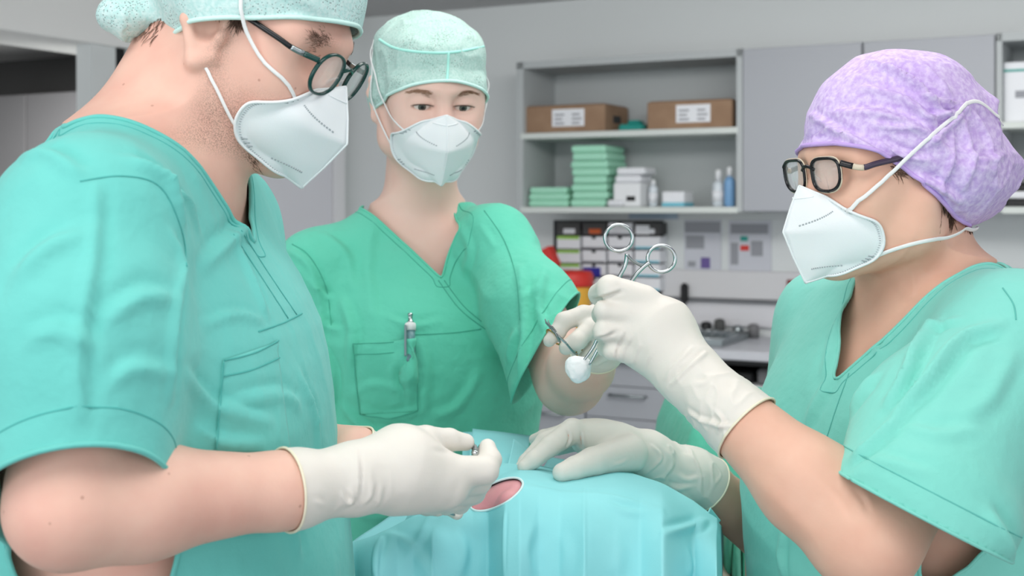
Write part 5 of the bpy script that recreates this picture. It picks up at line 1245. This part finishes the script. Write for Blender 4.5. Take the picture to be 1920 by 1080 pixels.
# ================================================================== the woman on the right
def build_right():
    RT = rot(112, 0, 0); who = thing('person', 'person in mint scrubs with lilac cap and glasses, holding up a ringed clamp', 'person', (.44, 1.42, 0))
    tc = np.array([.425, 1.385, 0]); hd = Frame(np.array([.393, 1.345, 1.484]), rot(110, -1, 0), .95)
    secs = [(.80, 0, 0, .175, .125), (.95, 0, 0, .17, .13), (1.06, 0, .01, .165, .135), (1.16, 0, .012, .165, .135), (1.24, 0, .0, .165, .12), (1.305, 0, -.014, .150, .095), (1.355, 0, -.028, .115, .068), (1.385, 0, -.034, .075, .05)]
    shL = np.array([.478, 1.225, 1.325]); elL = P(1622, 1012, 1.13); wrL = P(1285, 695, 1.245); nb = tc + RT @ np.array([0, -.022, 1.335])
    shR = tc + RT @ np.array([.165, -.02, 1.31]); elR = P(1490, 1040, 1.60); wrR = P(1300, 893, 1.49)
    b = head_ops(hd, True, False, .88, False)
    b += [('u', Cone(hd.p(0, -.028, -.05), nb + RT @ np.array([0, -.012, .0]), .044, .048), .03), ('u', Cone(hd.p(0, -.055, -.03), nb + RT @ np.array([0, -.018, .01]), .038, .045), .03),
          ('u', Cone(nb, shL, .05, .04), .05), ('u', Cone(nb, shR, .05, .04), .05), torso_body(tc, RT, secs, .012),
          ('u', Cone(hd.p(-.045, -.02, -.06), tc + RT @ np.array([-.02, .035, 1.325]), .010, .008), .02), ('u', Cone(hd.p(.045, -.02, -.06), tc + RT @ np.array([.02, .035, 1.325]), .010, .008), .02),
          ('u', Cone(shL, elL, .048, .043), .03), ('u', Cone(elL, elL + (wrL - elL) * .3, .041, .0425), .03), ('u', Cone(elL + (wrL - elL) * .3, wrL, .0425, .0255), .02), ('u', Cone(shR, elR, .048, .042), .03), ('u', Cone(elR, wrR, .041, .027), .02)]
    b += legs_ops(tc, RT, .09)
    vn = np.array([-.35, 1, .1])
    palm = [pc((1288, 697, 1.245, 49), (1232, 628, 1.262, 62), vn, .72), pc((1232, 622, 1.262, 62), (1206, 594, 1.268, 42), vn, .75), pc((1236, 640, 1.262, 56), (1202, 640, 1.265, 36), vn, .8)]
    fi = [fing((1205, 564, 1.260, 31), (1143, 540, 1.252, 24), (1124, 552, 1.280, 20), (1140, 568, 1.303, 17)),
          fing((1196, 592, 1.252, 25), (1132, 583, 1.245, 18.5), (1128, 590, 1.280, 18), (1148, 600, 1.300, 16)),
          fing((1192, 624, 1.251, 24), (1131, 620, 1.245, 18.5), (1128, 624, 1.280, 17), (1150, 632, 1.298, 15)),
          fing((1196, 656, 1.255, 25), (1148, 656, 1.252, 18), (1136, 652, 1.282, 16), (1152, 652, 1.298, 14)),
          fing((1240, 610, 1.295, 34), (1195, 575, 1.318, 25), (1152, 556, 1.320, 19), (1134, 560, 1.316, 16))]
    b += hand_ops(palm, fi, .0045)
    palmR = [pc((1318, 903, 1.50, 45), (1215, 856, 1.47, 41)), pc((1215, 856, 1.47, 41), (1130, 833, 1.445, 39)), pc((1150, 836, 1.455, 38), (1092, 815, 1.445, 27))]
    fiR = [fing((1112, 823, 1.44, 31), (1074, 808, 1.428, 23), (1032, 836, 1.412, 19.5), (1000, 862, 1.400, 16.5), (983, 875, 1.395, 13.5)),
           fing((1110, 820, 1.47, 28), (1066, 812, 1.475, 21), (1022, 828, 1.470, 17), (986, 866, 1.455, 14), (976, 878, 1.445, 11)),
           fing((1115, 822, 1.49, 26), (1060, 812, 1.51, 18), (1020, 820, 1.52, 14), (1002, 824, 1.53, 11)),
           fing((1120, 835, 1.50, 24), (1080, 830, 1.53, 16), (1045, 842, 1.54, 12)),
           fing((1180, 850, 1.425, 36), (1112, 866, 1.390, 27), (1078, 878, 1.375, 22), (1054, 886, 1.368, 18))]
    b += hand_ops(palmR, fiR, .002)
    fc = hd.p(0, .06, -.01)
    V, F = grid(b, .0045, [(fc - .07, fc + .07, .0022)], lo=np.array([-1, .7, 0])); N = vnormals(V, F); Sb = Surf(V, F)
    fl = [([(1700, 480), (1715, 540), (1690, 570)], .0035, .0012), ([(1660, 520), (1690, 560), (1730, 570)], .003, -.001), ([(1640, 380), (1600, 372), (1585, 366)], .002, -.0006), ([(1600, 915), (1618, 935), (1628, 958)], .0022, -.0025),
          ([(1500, 880), (1560, 930), (1600, 990)], .008, .0015), ([(1400, 880), (1480, 960), (1540, 1020)], .010, .0012), ([(1720, 430), (1690, 480), (1660, 500)], .004, .001)]
    V = V + N * folds(V, N, Sb, fl)[:, None]; mesh('body', V, F, M['skin_right'], who, True); bh = head_ops(hd, True, False, .88, False)
    bn = bh + [('u', Cone(hd.p(0, -.028, -.05), nb + RT @ np.array([0, -.012, .0]), .044, .048), .03), ('u', Cone(hd.p(0, -.055, -.03), nb + RT @ np.array([0, -.018, .01]), .038, .045), .03)]
    # ---- scrub top
    g = [('u', Loft(tc, RT, [(z, x, y, a + .012, c + .012) for (z, x, y, a, c) in secs]), .05),
         ('u', Cone(nb + RT @ np.array([-.03, 0, -.005]), shL, .055, .056), .05), ('u', Cone(nb + RT @ np.array([.03, 0, -.005]), shR, .055, .055), .05),
         ('u', Cone(shL, shL + (elL - shL) * .5, .062, .076), .035), ('u', Cone(shL + (elL - shL) * .5, elL + np.array([.052, 0, .03]), .074, .082), .03), ('u', Cone(shR, elR, .058, .075), .035)]
    V, F = grid(g, .004, lo=np.array([-1, .8, .80])); N = vnormals(V, F); S0 = Surf(V, F)
    fl = [([(1760, 600), (1720, 660), (1690, 720), (1660, 760)], .006, .0055), ([(1800, 600), (1740, 620), (1700, 680)], .005, .003), ([(1870, 610), (1800, 640), (1730, 720), (1680, 770)], .007, .005), ([(1690, 770), (1650, 820), (1600, 860)], .006, .004),
          ([(1900, 660), (1860, 740), (1800, 790)], .010, .002), ([(1700, 800), (1760, 815), (1850, 800)], .008, .002), ([(1640, 860), (1680, 870), (1740, 890)], .006, .002), ([(1660, 540), (1640, 600), (1590, 640)], .006, .0025),
          ([(1620, 540), (1580, 600), (1545, 700)], .008, .003), ([(1640, 700), (1600, 760), (1580, 820)], .007, .0035), ([(1560, 700), (1530, 760), (1510, 800)], .008, .002), ([(1690, 650), (1650, 700), (1640, 740)], .006, .003),
          ([(1640, 650), (1650, 660), (1665, 652)], .004, .002), ([(1850, 960), (1880, 1010), (1900, 1070)], .008, .004), ([(1800, 1040), (1820, 1070), (1830, 1079)], .006, .003), ([(1470, 1000), (1465, 1040), (1470, 1079)], .005, .003)]
    dsp = 2.5 * folds(V, N, S0, fl) + .002 * vnoise(V, 12, 43) + .0022 * (ridged(V, 8, 44) - .3) + .0006 * (ridged(V, 21, 45) - .3); V = V + N * dsp[:, None]; S = Surf(V, F)
    q = (V - tc) @ RT; u = q[:, 0]; w = q[:, 2]; front = q[:, 1] > -.05; vz = 1.272; hw = np.clip((w - vz) / .085, 0, 1.3) ** .85 * .080
    cN = np.where(front, np.minimum(np.where(u > -.03, hw * .62, hw * .76) - np.abs(u + .03), w - vz), np.minimum(.08 - np.abs(u), w - 1.35))
    axL = elL - shL; axL /= np.linalg.norm(axL); sL = (V - shL) @ axL; rL = np.linalg.norm(V - shL - sL[:, None] * axL, axis=1)
    a_, b_, c_ = P(1585, 893, 1.10), P(1885, 1046, 1.10), P(1740, 960, 1.28); hn = np.cross(b_ - a_, c_ - a_); hn /= np.linalg.norm(hn); hn = hn if hn[2] < 0 else -hn
    cS = np.where((rL < .125) & (u < -.15) & (sL > .05), (V - a_) @ hn, -1)
    axR = elR - shR; axR /= np.linalg.norm(axR); sR = (V - shR) @ axR; cS2 = np.where(u > .17, sR - .17, -1)
    V2, F2, loops = clipmulti(V, F, [cN, cS, cS2, .84 - V[:, 2]]); top = mesh('scrub_top', V2, F2, M['scrub_right'], who, True, solid=.0022)
    for L, cl in loops:
        if len(L) < 30: continue
        L = smoothline(evenly(L, .004, cl), 2, cl); bnd = MB(); bnd.tube(L, .0018, 6, cl); bnd.build('hem_edge', M['scrub_right'], top, True)
    seams(S, [[(1592, 700), (1570, 760), (1548, 828)], [(1444, 806), (1480, 808), (1550, 830), (1605, 846)], [(1880, 540), (1900, 570), (1905, 600)]], M['seam_right'], top)
    iso(V, F, cN, .011, M['seam_right'], top); iso(V, F, cS, .022, M['seam_right'], top)
    trousers(who, tc, RT, M['scrub_right'], .155, .115, .92, .085)
    # ---- gloves
    fw = P(1232, 628, 1.262) - elL; fw = wrL - elL; fw /= np.linalg.norm(fw); cpt = P(1383, 822, 1.205)
    ho = [('u', Cone(elL + (wrL - elL) * .3, wrL, .0450, .0285), .02)] + hand_ops(palm, fi)
    glove_build('glove', ho, who, lambda Q: -((Q - cpt) @ fw), .0017, lines=[([(1258, 722), (1290, 690), (1325, 660)], .0018, .0022), ([(1245, 712), (1270, 680), (1300, 650)], .0016, .0014), ([(1112, 564), (1140, 556), (1166, 547)], .0022, -.0034), ([(1112, 601), (1136, 596), (1160, 586)], .0022, -.0032), ([(1112, 637), (1134, 633), (1156, 622)], .0022, -.0030), ([(1170, 620), (1155, 650), (1150, 672)], .0016, .0018), ([(1185, 630), (1170, 655), (1165, 682)], .0016, .0012), ([(1200, 645), (1190, 670), (1185, 692)], .0016, .001), ([(1222, 660), (1212, 680), (1208, 700)], .0016, .0008),
                ([(1290, 770), (1320, 790), (1370, 800)], .0025, .0025), ([(1340, 770), (1355, 790), (1345, 810)], .002, .0018), ([(1300, 720), (1320, 718), (1330, 706)], .003, .0015), ([(1335, 790), (1350, 800), (1380, 795)], .002, .0015)], seed=21, wr=[(P(1330, 770, 1.2), .05, .0022, RT), (P(1180, 660, 1.25), .02, .0012, RT)])
    fw2 = wrR - elR; fw2 /= np.linalg.norm(fw2); cpt2 = P(1318, 903, 1.505)
    ho = [('u', Cone(elR, wrR, .0425, .029), .02)] + hand_ops(palmR, fiR)
    glove_build('glove', ho, who, lambda Q: -((Q - cpt2) @ fw2), .0018, lines=[([(1222, 835), (1240, 860), (1205, 893)], .002, .002), ([(1250, 845), (1262, 870), (1240, 900)], .003, .0018), ([(1270, 890), (1290, 900), (1310, 895)], .003, .002), ([(1240, 905), (1270, 915), (1300, 912)], .003, .002), ([(1064, 806), (1068, 822), (1062, 838)], .0014, -.003), ([(1090, 812), (1090, 835), (1096, 848)], .0016, -.0026), ([(1150, 872), (1165, 868), (1175, 862)], .002, .001)], seed=22, wr=[(P(1280, 890, 1.46), .045, .003, RT)])
    # ---- cap with the hair gathered at the back
    E, K = hd.E, hd.K
    cap = [('u', E((0, -.017, .040), (.090, .108, .088)), .02), ('u', E((0, -.022, .068), (.079, .088, .070)), .03), ('u', E((0, -.112, .008), (.057, .054, .058)), .025), ('u', E((0, -.05, -.004), (.088, .075, .055)), .03)]
    def disp(V, l):
        w = np.clip((.04 - l[:, 1]) * 8, .25, 1); return w * (.0060 * (ridged(V, 16, 51, hd.R, (1, .55, 1)) - .3) + .0035 * (ridged(V, 34, 52, hd.R, (1, .6, 1)) - .3)) + .002 * vnoise(V, 35, 53)
    def edge(l):
        y = l[:, 1]; e = np.interp(y, [-.18, -.14, -.10, -.06, -.03, .0, .03, .06, .09], [-.040, -.058, -.060, -.052, -.039, -.018, .006, .023, .034]); return e - l[:, 2]
    capf = [([(1630, 115), (1690, 145), (1760, 205), (1800, 220)], .005, .0035), ([(1660, 125), (1720, 165), (1790, 200)], .003, .003), ([(1620, 165), (1700, 190), (1770, 250)], .005, .003), ([(1570, 210), (1660, 215), (1740, 250), (1780, 290)], .005, .0025),
            ([(1520, 215), (1570, 245), (1640, 285), (1700, 330)], .004, .0025), ([(1505, 270), (1530, 235), (1545, 215)], .004, .002), ([(1520, 280), (1535, 255), (1560, 240)], .003, .002), ([(1640, 235), (1680, 240), (1720, 240)], .003, .002), ([(1650, 270), (1690, 290), (1740, 300)], .004, .002),
            ([(1830, 215), (1850, 260), (1860, 320)], .005, .003), ([(1810, 230), (1820, 290), (1810, 350)], .005, .003), ([(1790, 260), (1780, 310), (1765, 360)], .004, .0025), ([(1720, 330), (1760, 350), (1800, 380)], .004, .003), ([(1800, 280), (1840, 300), (1880, 290)], .004, .002), ([(1680, 110), (1730, 130), (1780, 170)], .004, .002), ([(1730, 220), (1770, 215), (1815, 200)], .003, .0025), ([(1740, 270), (1780, 235), (1815, 205)], .004, .0025), ([(1700, 180), (1760, 190), (1812, 196)], .003, .0025)]
    c, CV, CF = cap_build(hd, cap, edge, M['cap_lilac'], who, 'lilac crinkled cap gathered into a bun at the back', disp, er=.0024, em='cap_edge_lilac', under=bh, fl=[(p, w * 1.2, a * 2.4) for p, w, a in capf])
    for sp in [(160, [(-.075, -.055), (-.055, -.025), (-.055, -.036)], (0, .1, -1), .016, .0004, 61), (160, [(-.05, .0), (-.10, -.08), (-.075, -.05)], (0, .0, -1), .014, .0004, 62), (120, [(-.072, -.06), (.02, .045), (.0, .012)], (0, -.6, -.3), .010, .0003, 63)]: hair_strands(hd, bn, [sp], who, M['hair'])
    # ---- mask, straps, glasses
    CSR = Surf(CV, CF)
    mk, sf = mask_build(hd, who, head_ops(hd, True, False, .88), sc=(1.0, 1.02, 1.04), ysh=.008, label='white folded respirator mask with straps over the lilac cap'); ah = bn + cap
    strap('strap', [hd.p(sf(.30, .90, -1)), hd.p(-.080, .033, .018), hd.p(-.088, .003, .044), hd.p(-.084, -.025, .064), hd.p(-.072, -.048, .076), hd.p(-.055, -.075, .060), hd.p(-.03, -.088, .050)], ah, mk, r=.0021, off=.002, smooth=2, over=CSR)
    strap('strap', [hd.p(sf(.66, .92, -1)), hd.p(-.070, .012, -.070), hd.p(-.065, -.03, -.068), hd.p(-.05, -.065, -.058), hd.p(0, -.08, -.05)], ah, mk, r=.0022, smooth=2)
    strap('strap', [hd.p(sf(.30, .90, 1)), hd.p(.074, .034, .004), hd.p(.088, .0, .045), hd.p(.085, -.04, .085), hd.p(.05, -.105, .115), hd.p(0, -.115, .11)], ah, mk, r=.0030, smooth=2)
    glasses(hd, who, 'angular', 'angular black and ivory glasses', tilt=-8, dz=.005, dy=-.005)
    # ---- ringed clamp holding a gauze ball
    cl = thing('surgical_clamp', 'large ringed steel clamp held up in a gloved hand, gripping the gauze ball', 'clamp', P(1096, 690, 1.315))
    d = 1.312
    for nm, c_, sh_, tip, mm in (('a', (1160, 446), [(1176, 476), (1172, 498), (1160, 522), (1135, 580), (1118, 640), (1093, 678)], None, 'metal'), ('b', (1240, 485), [(1218, 492), (1205, 502), (1186, 524), (1150, 585), (1128, 640), (1105, 684)], None, 'metal')):
        a = np.linspace(0, 2 * math.pi, 44, endpoint=False)
        MB().tube([P(c_[0] + 26 * math.cos(t), c_[1] + 25 * math.sin(t), d) for t in a], .0019, 10, True, raw=True).build('finger_ring', M[mm], cl, True)
        L = spl([P(x, y, d + (.0015 if nm == 'a' else -.0015)) for x, y in sh_], 6); r = np.interp(np.linspace(0, 1, len(L)), [0, .15, .7, 1], [.0026, .0020, .0022, .0012]); MB().tube(L, r, 10, raw=True).build('shank', M[mm], cl, True)
    MB().tube(spl([P(1176, 478, d - .001), P(1188, 490, d - .001), P(1206, 500, d - .001)], 5), .0016, 8, raw=True).build('ratchet', M['steel_dull'], cl, True)
    go = [('u', Ell(P(1084, 694, 1.318), (.0125, .012, .013)), .01), ('u', Ell(P(1075, 684, 1.318), (.007, .008, .008)), .006), ('u', Ell(P(1096, 682, 1.32), (.006, .008, .007)), .006)]
    V, F = grid(go, .0008); N = vnormals(V, F); V = V + N * (.0013 * vnoise(V, 120, 71) + .0006 * vnoise(V, 300, 72))[:, None]
    tag(mesh('gauze_ball', V, F, M['gauze'], None, True), 'white gauze ball gripped in the tip of the raised clamp', 'gauze')
    return who
M['cap_edge_lilac'] = mat('cap_hem_lilac', (200, 170, 232), .8, bump=.5, bscale=400, bdist=.001)
# ================================================================== the covered patient and the table
def build_table():
    # ---- operating table
    t = thing('operating_table', 'operating table with a cream pad, mostly hidden under the turquoise drape', 'table', (.12, 1.62, 0))
    tf = (np.array([.06, 1.36, 0]), rot(-16, 0, 0)); MB(*tf).box((-.13, .02, .93), (.13, .62, .99), .02).build('pad', mat('cream_pad', (206, 196, 182), .7), t)
    MB(*tf).box((-.12, .03, .895), (.12, .61, .93), .006).build('frame', M['steel_dull'], t)
    MB(*tf).lathe([(.09, .04), (.09, .55), (.07, .56), (.07, .895)], (.0, .30, 0), 28).build('column', M['strap'], t, True)
    MB(*tf).box((-.12, .08, 0), (.12, .58, .045), .015).build('base', M['steel_dull'], t)
    # ---- the patient: one continuous lying body, only a patch of skin shows
    who = thing('person', 'person lying under the turquoise drape, pink skin showing in its oval opening', 'person', (.05, 1.5, .99))
    A, B_, C = P(760, 1040, 1.42), P(930, 936, 1.42), P(1230, 975, 1.47)
    po = [('u', Ell(P(932, 1030, 1.42), (.100, .100, .088)), .01), ('u', Cone(P(980, 1040, 1.45), P(1180, 1030, 1.47), .065, .065), .06), ('u', Cone(P(1180, 1030, 1.47), P(1180, 1030, 1.62), .065, .075), .05), ('u', Cone(P(860, 1060, 1.43), P(780, 1110, 1.45), .055, .045), .05),
          ('u', Cone(P(1180, 1030, 1.62), P(1180, 1000, 1.88), .075, .075), .05), ('i', Plane((0, 0, .992), (0, 0, -1)), .01)]
    # ---- drape: ridge line in front, hanging face below it, a slope behind
    X = np.array([560, 636, 668, 705, 745, 775, 812, 850, 885, 915, 945, 975, 1010, 1050, 1095, 1150, 1200, 1243, 1300, 1345, 1352, 1356], float)
    RY = np.array([1060, 1026, 1016, 1005, 984, 968, 960, 954, 938, 906, 894, 886, 883, 890, 888, 887, 892, 905, 938, 972, 985, 990], float)
    RD = np.array([1.44, 1.33, 1.325, 1.315, 1.325, 1.335, 1.34, 1.35, 1.36, 1.365, 1.365, 1.365, 1.385, 1.40, 1.40, 1.39, 1.39, 1.395, 1.40, 1.41, 1.46, 1.60], float)
    # depth of the hanging face at mid height and at the bottom of the frame: kinks make the pleats
    MD = np.array([1.42, 1.285, 1.275, 1.235, 1.262, 1.268, 1.268, 1.283, 1.300, 1.312, 1.264, 1.258, 1.272, 1.270, 1.258, 1.275, 1.285, 1.262, 1.305, 1.262, 1.34, 1.55])
    BD = np.array([1.42, 1.27, 1.262, 1.215, 1.252, 1.262, 1.250, 1.272, 1.294, 1.304, 1.240, 1.232, 1.252, 1.250, 1.222, 1.250, 1.262, 1.228, 1.280, 1.225, 1.32, 1.52])
    nx = 420; xs = np.interp(np.linspace(0, 1, nx), np.linspace(0, 1, len(X)), X)
    def cr(a, smooth):
        v = np.interp(xs, X, a)
        for _ in range(smooth): v[1:-1] = (v[:-2] + 2 * v[1:-1] + v[2:]) / 4
        return v
    ry, rd, md, bd = cr(RY, 14), cr(RD, 14), cr(MD, 2), cr(BD, 2)
    rows = []
    for v in np.linspace(1, 0, 26)[:-1]:                       # behind the ridge, falling away
        z = np.stack([(xs - 960) / FPX * rd, rd, CAMZ - (ry - HOR) / FPX * rd], 1)
        k = np.clip((xs - 880) / 60, 0, 1) * np.clip((1240 - xs) / 60, 0, 1)
        z[:, 1] += v * (.30 - .12 * (1 - k)); z[:, 0] *= 1 + .0 * v; z[:, 2] -= .06 * v ** 1.3 + .10 * np.clip(v - .35, 0, 1) ** 1.2 * 1.2 * (1.2 - k) + .05 * v * (1 - k); rows.append(z)
    for v in np.linspace(0, 1, 110):
        y = ry + (1330 - ry) * v ** 1.15; e = 1 - math.exp(-v * 7); s_ = min(1, v * 1.6)
        d = rd + (md - rd) * e * (1 - s_) + (bd - rd) * e * s_
        rows.append(np.stack([(xs - 960) / FPX * d, d, CAMZ - (y - HOR) / FPX * d], 1))
    ny = len(rows); V = np.stack(rows).reshape(-1, 3)
    F = np.array([(j * nx + i, j * nx + i + 1, (j + 1) * nx + i + 1, (j + 1) * nx + i) for j in range(ny - 1) for i in range(nx - 1)])[:, ::-1]
    S0 = Surf(V, F); N = vnormals(V, F); N = np.where((N[:, 1] > .3)[:, None], -N, N)
    fl = [([(985, 912), (1060, 925), (1140, 930), (1240, 955)], .006, .004), ([(1245, 1000), (1300, 985), (1345, 960)], .005, .006), ([(1300, 1000), (1325, 990), (1345, 965)], .004, -.004), ([(1000, 980), (985, 1030), (995, 1079)], .010, .003), ([(1130, 940), (1180, 960), (1240, 958)], .006, .003),
          ([(720, 1000), (760, 1020), (810, 1079)], .008, .003), ([(810, 955), (790, 1000), (760, 1050)], .006, .002), ([(850, 990), (870, 1030), (860, 1079)], .010, .003), ([(1290, 1030), (1295, 1060), (1292, 1079)], .006, .003), ([(1150, 1000), (1160, 1040), (1150, 1079)], .012, .002), ([(1050, 1000), (1060, 1040), (1050, 1079)], .010, .002), ([(715, 1010), (706, 1040), (702, 1079)], .004, .004), ([(945, 962), (944, 1020), (944, 1079)], .0018, .0025), ([(1096, 905), (1096, 980), (1098, 1079)], .0015, .0012), ([(1243, 912), (1242, 990), (1238, 1079)], .0018, -.003), ([(810, 1000), (811, 1079)], .0018, .001)]
    V = V + N * (folds(V, N, S0, fl) + .0010 * vnoise(V, 16, 81) + .0010 * (ridged(V, 9, 82) - .3))[:, None]
    S = Surf(V, F); hc, hn_ = S.hit(931, 927); hn_ = hn_ if hn_ @ RAY(931, 927) < 0 else -hn_; ea = np.cross(hn_, [0, 0, 1.0]); ea /= np.linalg.norm(ea); Rh = np.stack([ea, np.cross(hn_, ea), hn_], 1)
    def under(x, y, r=.012):
        h = S.hit(x, y)
        if h is None or h[0][1] > 1.45: return None
        n_ = h[1] if h[1] @ RAY(x, y) < 0 else -h[1]; return h[0] - n_ * (r + .0035)
    for row in ([(880, 950), (915, 938), (950, 920), (975, 902)], [(892, 936), (925, 920), (962, 902)], [(905, 925), (940, 905), (965, 898)], [(895, 928), (925, 910), (950, 899)]):
        q = [x for x in (under(*a_) for a_ in row) if x is not None]
        for a_, b__ in zip(q[:-1], q[1:]): po.insert(-1, ('u', Cone(a_, b__, .012, .012), .008))
    V_, F_ = grid(po, .005, [(hc - .06, hc + .06, .0025)])
    mesh('body', V_, F_, mat('skin_patient', (226, 160, 164), .45, sss=.12, c2=(220, 148, 156), cscale=30, cmix=(.35, .7), bump=.3, bscale=120, bdist=.0008), who, True)
    V = push(V, po, .0030); S = Surf(V, F)
    # the oval opening
    px = 960 + V[:, 0] / V[:, 1] * FPX; py = HOR - (V[:, 2] - CAMZ) / V[:, 1] * FPX
    a = math.radians(-27); dx, dy = px - 931, py - 927; e1 = dx * math.cos(a) + dy * math.sin(a); e2 = -dx * math.sin(a) + dy * math.cos(a)
    hole = np.where(V[:, 1] < 1.42, 1 - ((e1 / 55) ** 2 + (e2 / 22) ** 2), -1)
    V2, F2, loops = clip(V, F, hole)
    dr = mesh('surgical_drape', V2, F2, M['drape'], None, True, None, solid=.0012); tag(dr, 'turquoise pleated surgical drape hung over the patient, with an oval opening', 'drape')
    for L, cl in sorted(loops, key=lambda q: -len(q[0]))[:1]:
        L = smoothline(evenly(L, .003, cl), 3, cl); b = MB(); b.tube(L, .0013, 6, cl); b.build('opening_edge', mat('drape_edge', (214, 240, 242), .8), dr, True)
    # the stiff folded-up back part between the two gloved hands
    def quad(pts, name, n=14, wob=.0012, seed=0, m=M['drape']):
        """Coons-like patch from four corner points"""
        a_, b_, c_, d_ = pts; g = np.array([[(a_ * (1 - u) + b_ * u) * (1 - v) + (d_ * (1 - u) + c_ * u) * v for u in np.linspace(0, 1, n)] for v in np.linspace(0, 1, n)]).reshape(-1, 3)
        f = np.array([(j * n + i, j * n + i + 1, (j + 1) * n + i + 1, (j + 1) * n + i) for j in range(n - 1) for i in range(n - 1)]); nn = vnormals(g, f); g = g + nn * (wob * vnoise(g, 25, seed))[:, None]
        return g, f
    def part(pts, name, seed, wob=.0015):
        g, f = quad(pts, name, 16, wob, seed); return mesh(name, g, f, M['drape'], dr, True, solid=.001)
    part((P(886, 804, 1.62), P(994, 818, 1.64), P(985, 885, 1.50), P(868, 952, 1.44)), 'back_flap', 91)
    part((P(962, 824, 1.565), P(1002, 850, 1.60), P(992, 892, 1.44), P(945, 902, 1.42)), 'fold', 92, .0008)
    part((P(868, 810, 1.66), P(892, 810, 1.64), P(898, 900, 1.56), P(866, 900, 1.56)), 'fold', 93, .0008)
    part((P(1002, 905, 1.50), P(1030, 858, 1.60), P(1100, 868, 1.66), P(1120, 905, 1.50)), 'fold', 94, .001)
    part((P(1150, 900, 1.47), P(1185, 884, 1.56), P(1232, 896, 1.60), P(1250, 925, 1.47)), 'fold', 95, .001)
    # thin layer hanging behind on the left
    part((P(640, 1032, 1.50), P(742, 962, 1.55), P(880, 950, 1.50), P(700, 1040, 1.46)), 'back_layer', 96, .002)
    # the crumpled corner at the right end
    part((P(1331, 952, 1.405), P(1350, 976, 1.43), P(1336, 992, 1.41), P(1318, 978, 1.385)), 'corner_tip', 97, .0)
    # ---- green cloth and cream cushion beside the drape
    V = []; n = 26
    for j in range(20):
        for i in range(n):
            x = 1335 + 62 * i / (n - 1); y = 968 + (1220 - 968) * j / 19 + 18 * i / (n - 1); d = 1.68 + .010 * math.sin(i * .9 + j * .1) + .012 * math.sin(i * .37 - j * .22); V.append(P(x, y, d))
    f = np.array([(j * n + i, j * n + i + 1, (j + 1) * n + i + 1, (j + 1) * n + i) for j in range(19) for i in range(n - 1)])
    tag(mesh('green_cloth', V, f, M['scrub_mid'], None, True, solid=.002), 'green cloth hanging beside the right end of the turquoise drape', 'cloth')
    co = [('u', Cone(P(1422, 1057, 1.78), P(1422, 1290, 1.78), .040, .040), .01), ('u', Cone(P(1462, 1068, 1.80), P(1462, 1290, 1.80), .040, .040), .04), ('u', Cone(P(1442, 1068, 1.78), P(1450, 1290, 1.78), .044, .044), .04)]
    V, F = grid(co, .004); N = vnormals(V, F); V = V + N * (.003 * (ridged(V, 22, 101) - .3))[:, None]
    tag(mesh('cushion', V, F, mat('cream_cloth', (206, 194, 182), .85, bump=.3, bscale=40), None, True), 'cream cushion between the turquoise drape and the mint scrubs', 'cushion')
    # ---- cloth-covered instrument stand behind
    st = thing('instrument_stand', 'instrument stand under a green cloth, behind the raised gloved forearm', 'stand', (.52, 2.25, 0))
    MB().box((.30, 2.08, 1.085), (.82, 2.45, 1.10), .004).build('tray', M['steel_dull'], st); MB().lathe([(.018, .06), (.018, 1.085)], (.56, 2.28, 0), 16).build('post', M['metal'], st, True); MB().lathe([(.22, 0), (.22, .02), (.04, .06)], (.56, 2.28, 0), 28).build('base', M['steel_dull'], st, True)
    nx2, ny2 = 70, 50; V = []
    for j in range(ny2):
        for i in range(nx2):
            x = .20 + .72 * i / (nx2 - 1); y = 1.98 + .56 * j / (ny2 - 1); ox = max(.30 - x, x - .82, 0); oy = max(2.08 - y, y - 2.45, 0); o = math.hypot(ox, oy)
            xx = x + (.085 if x < .30 else 0) * min(1, ox / .1) ; V.append((min(max(x, .285), .835) + (.04 * (ox / .1) * (-1 if x < .3 else 1)), min(max(y, 2.065), 2.465) + .03 * (oy / .1) * (-1 if y < 2.08 else 1), 1.104 + .004 * math.sin(x * 30) * math.sin(y * 24) * (o == 0) - o * 3.2))
    f = np.array([(j * nx2 + i, j * nx2 + i + 1, (j + 1) * nx2 + i + 1, (j + 1) * nx2 + i) for j in range(ny2 - 1) for i in range(nx2 - 1)])
    mesh('cloth', V, f, M['scrub_mid'], st, True, solid=.002)
    # ---- small steel clip in the man's fingers
    cl = thing('small_clamp', 'small steel clamp pinched between thumb and index finger above the drape', 'clamp', P(892, 852, 1.115))
    MB().tube(spl([P(887, 833, 1.135), P(890, 842, 1.125), P(891, 850, 1.115)], 5), [.0016] * 3 + [.0028] * 8, 10, raw=True).build('shank', M['steel_dull'], cl, True)
    MB().tube(spl([P(900, 836, 1.135), P(899, 843, 1.127), P(893, 850, 1.118)], 5), [.0014] * 3 + [.0024] * 8, 10, raw=True).build('shank', M['metal'], cl, True)
    MB().tube([P(889, 847, 1.117), P(891, 852, 1.113), P(893, 856, 1.112)], [.0026, .0036, .0022], 12, raw=True).build('tip', M['metal'], cl, True)
    c = P(836, 955, 1.205); nee = thing('needle_holder', 'curved dark instrument tip under the fingers of the left glove', 'instrument', c)
    MB().tube(spl([P(833, 944, 1.20), P(832, 952, 1.20), P(838, 960, 1.20), P(852, 965, 1.21)], 5), .0013, 8, raw=True).build('rod', M['steel_dull'], nee, True)
# ================================================================== build
build_man()
build_mid()
build_right()
build_table()
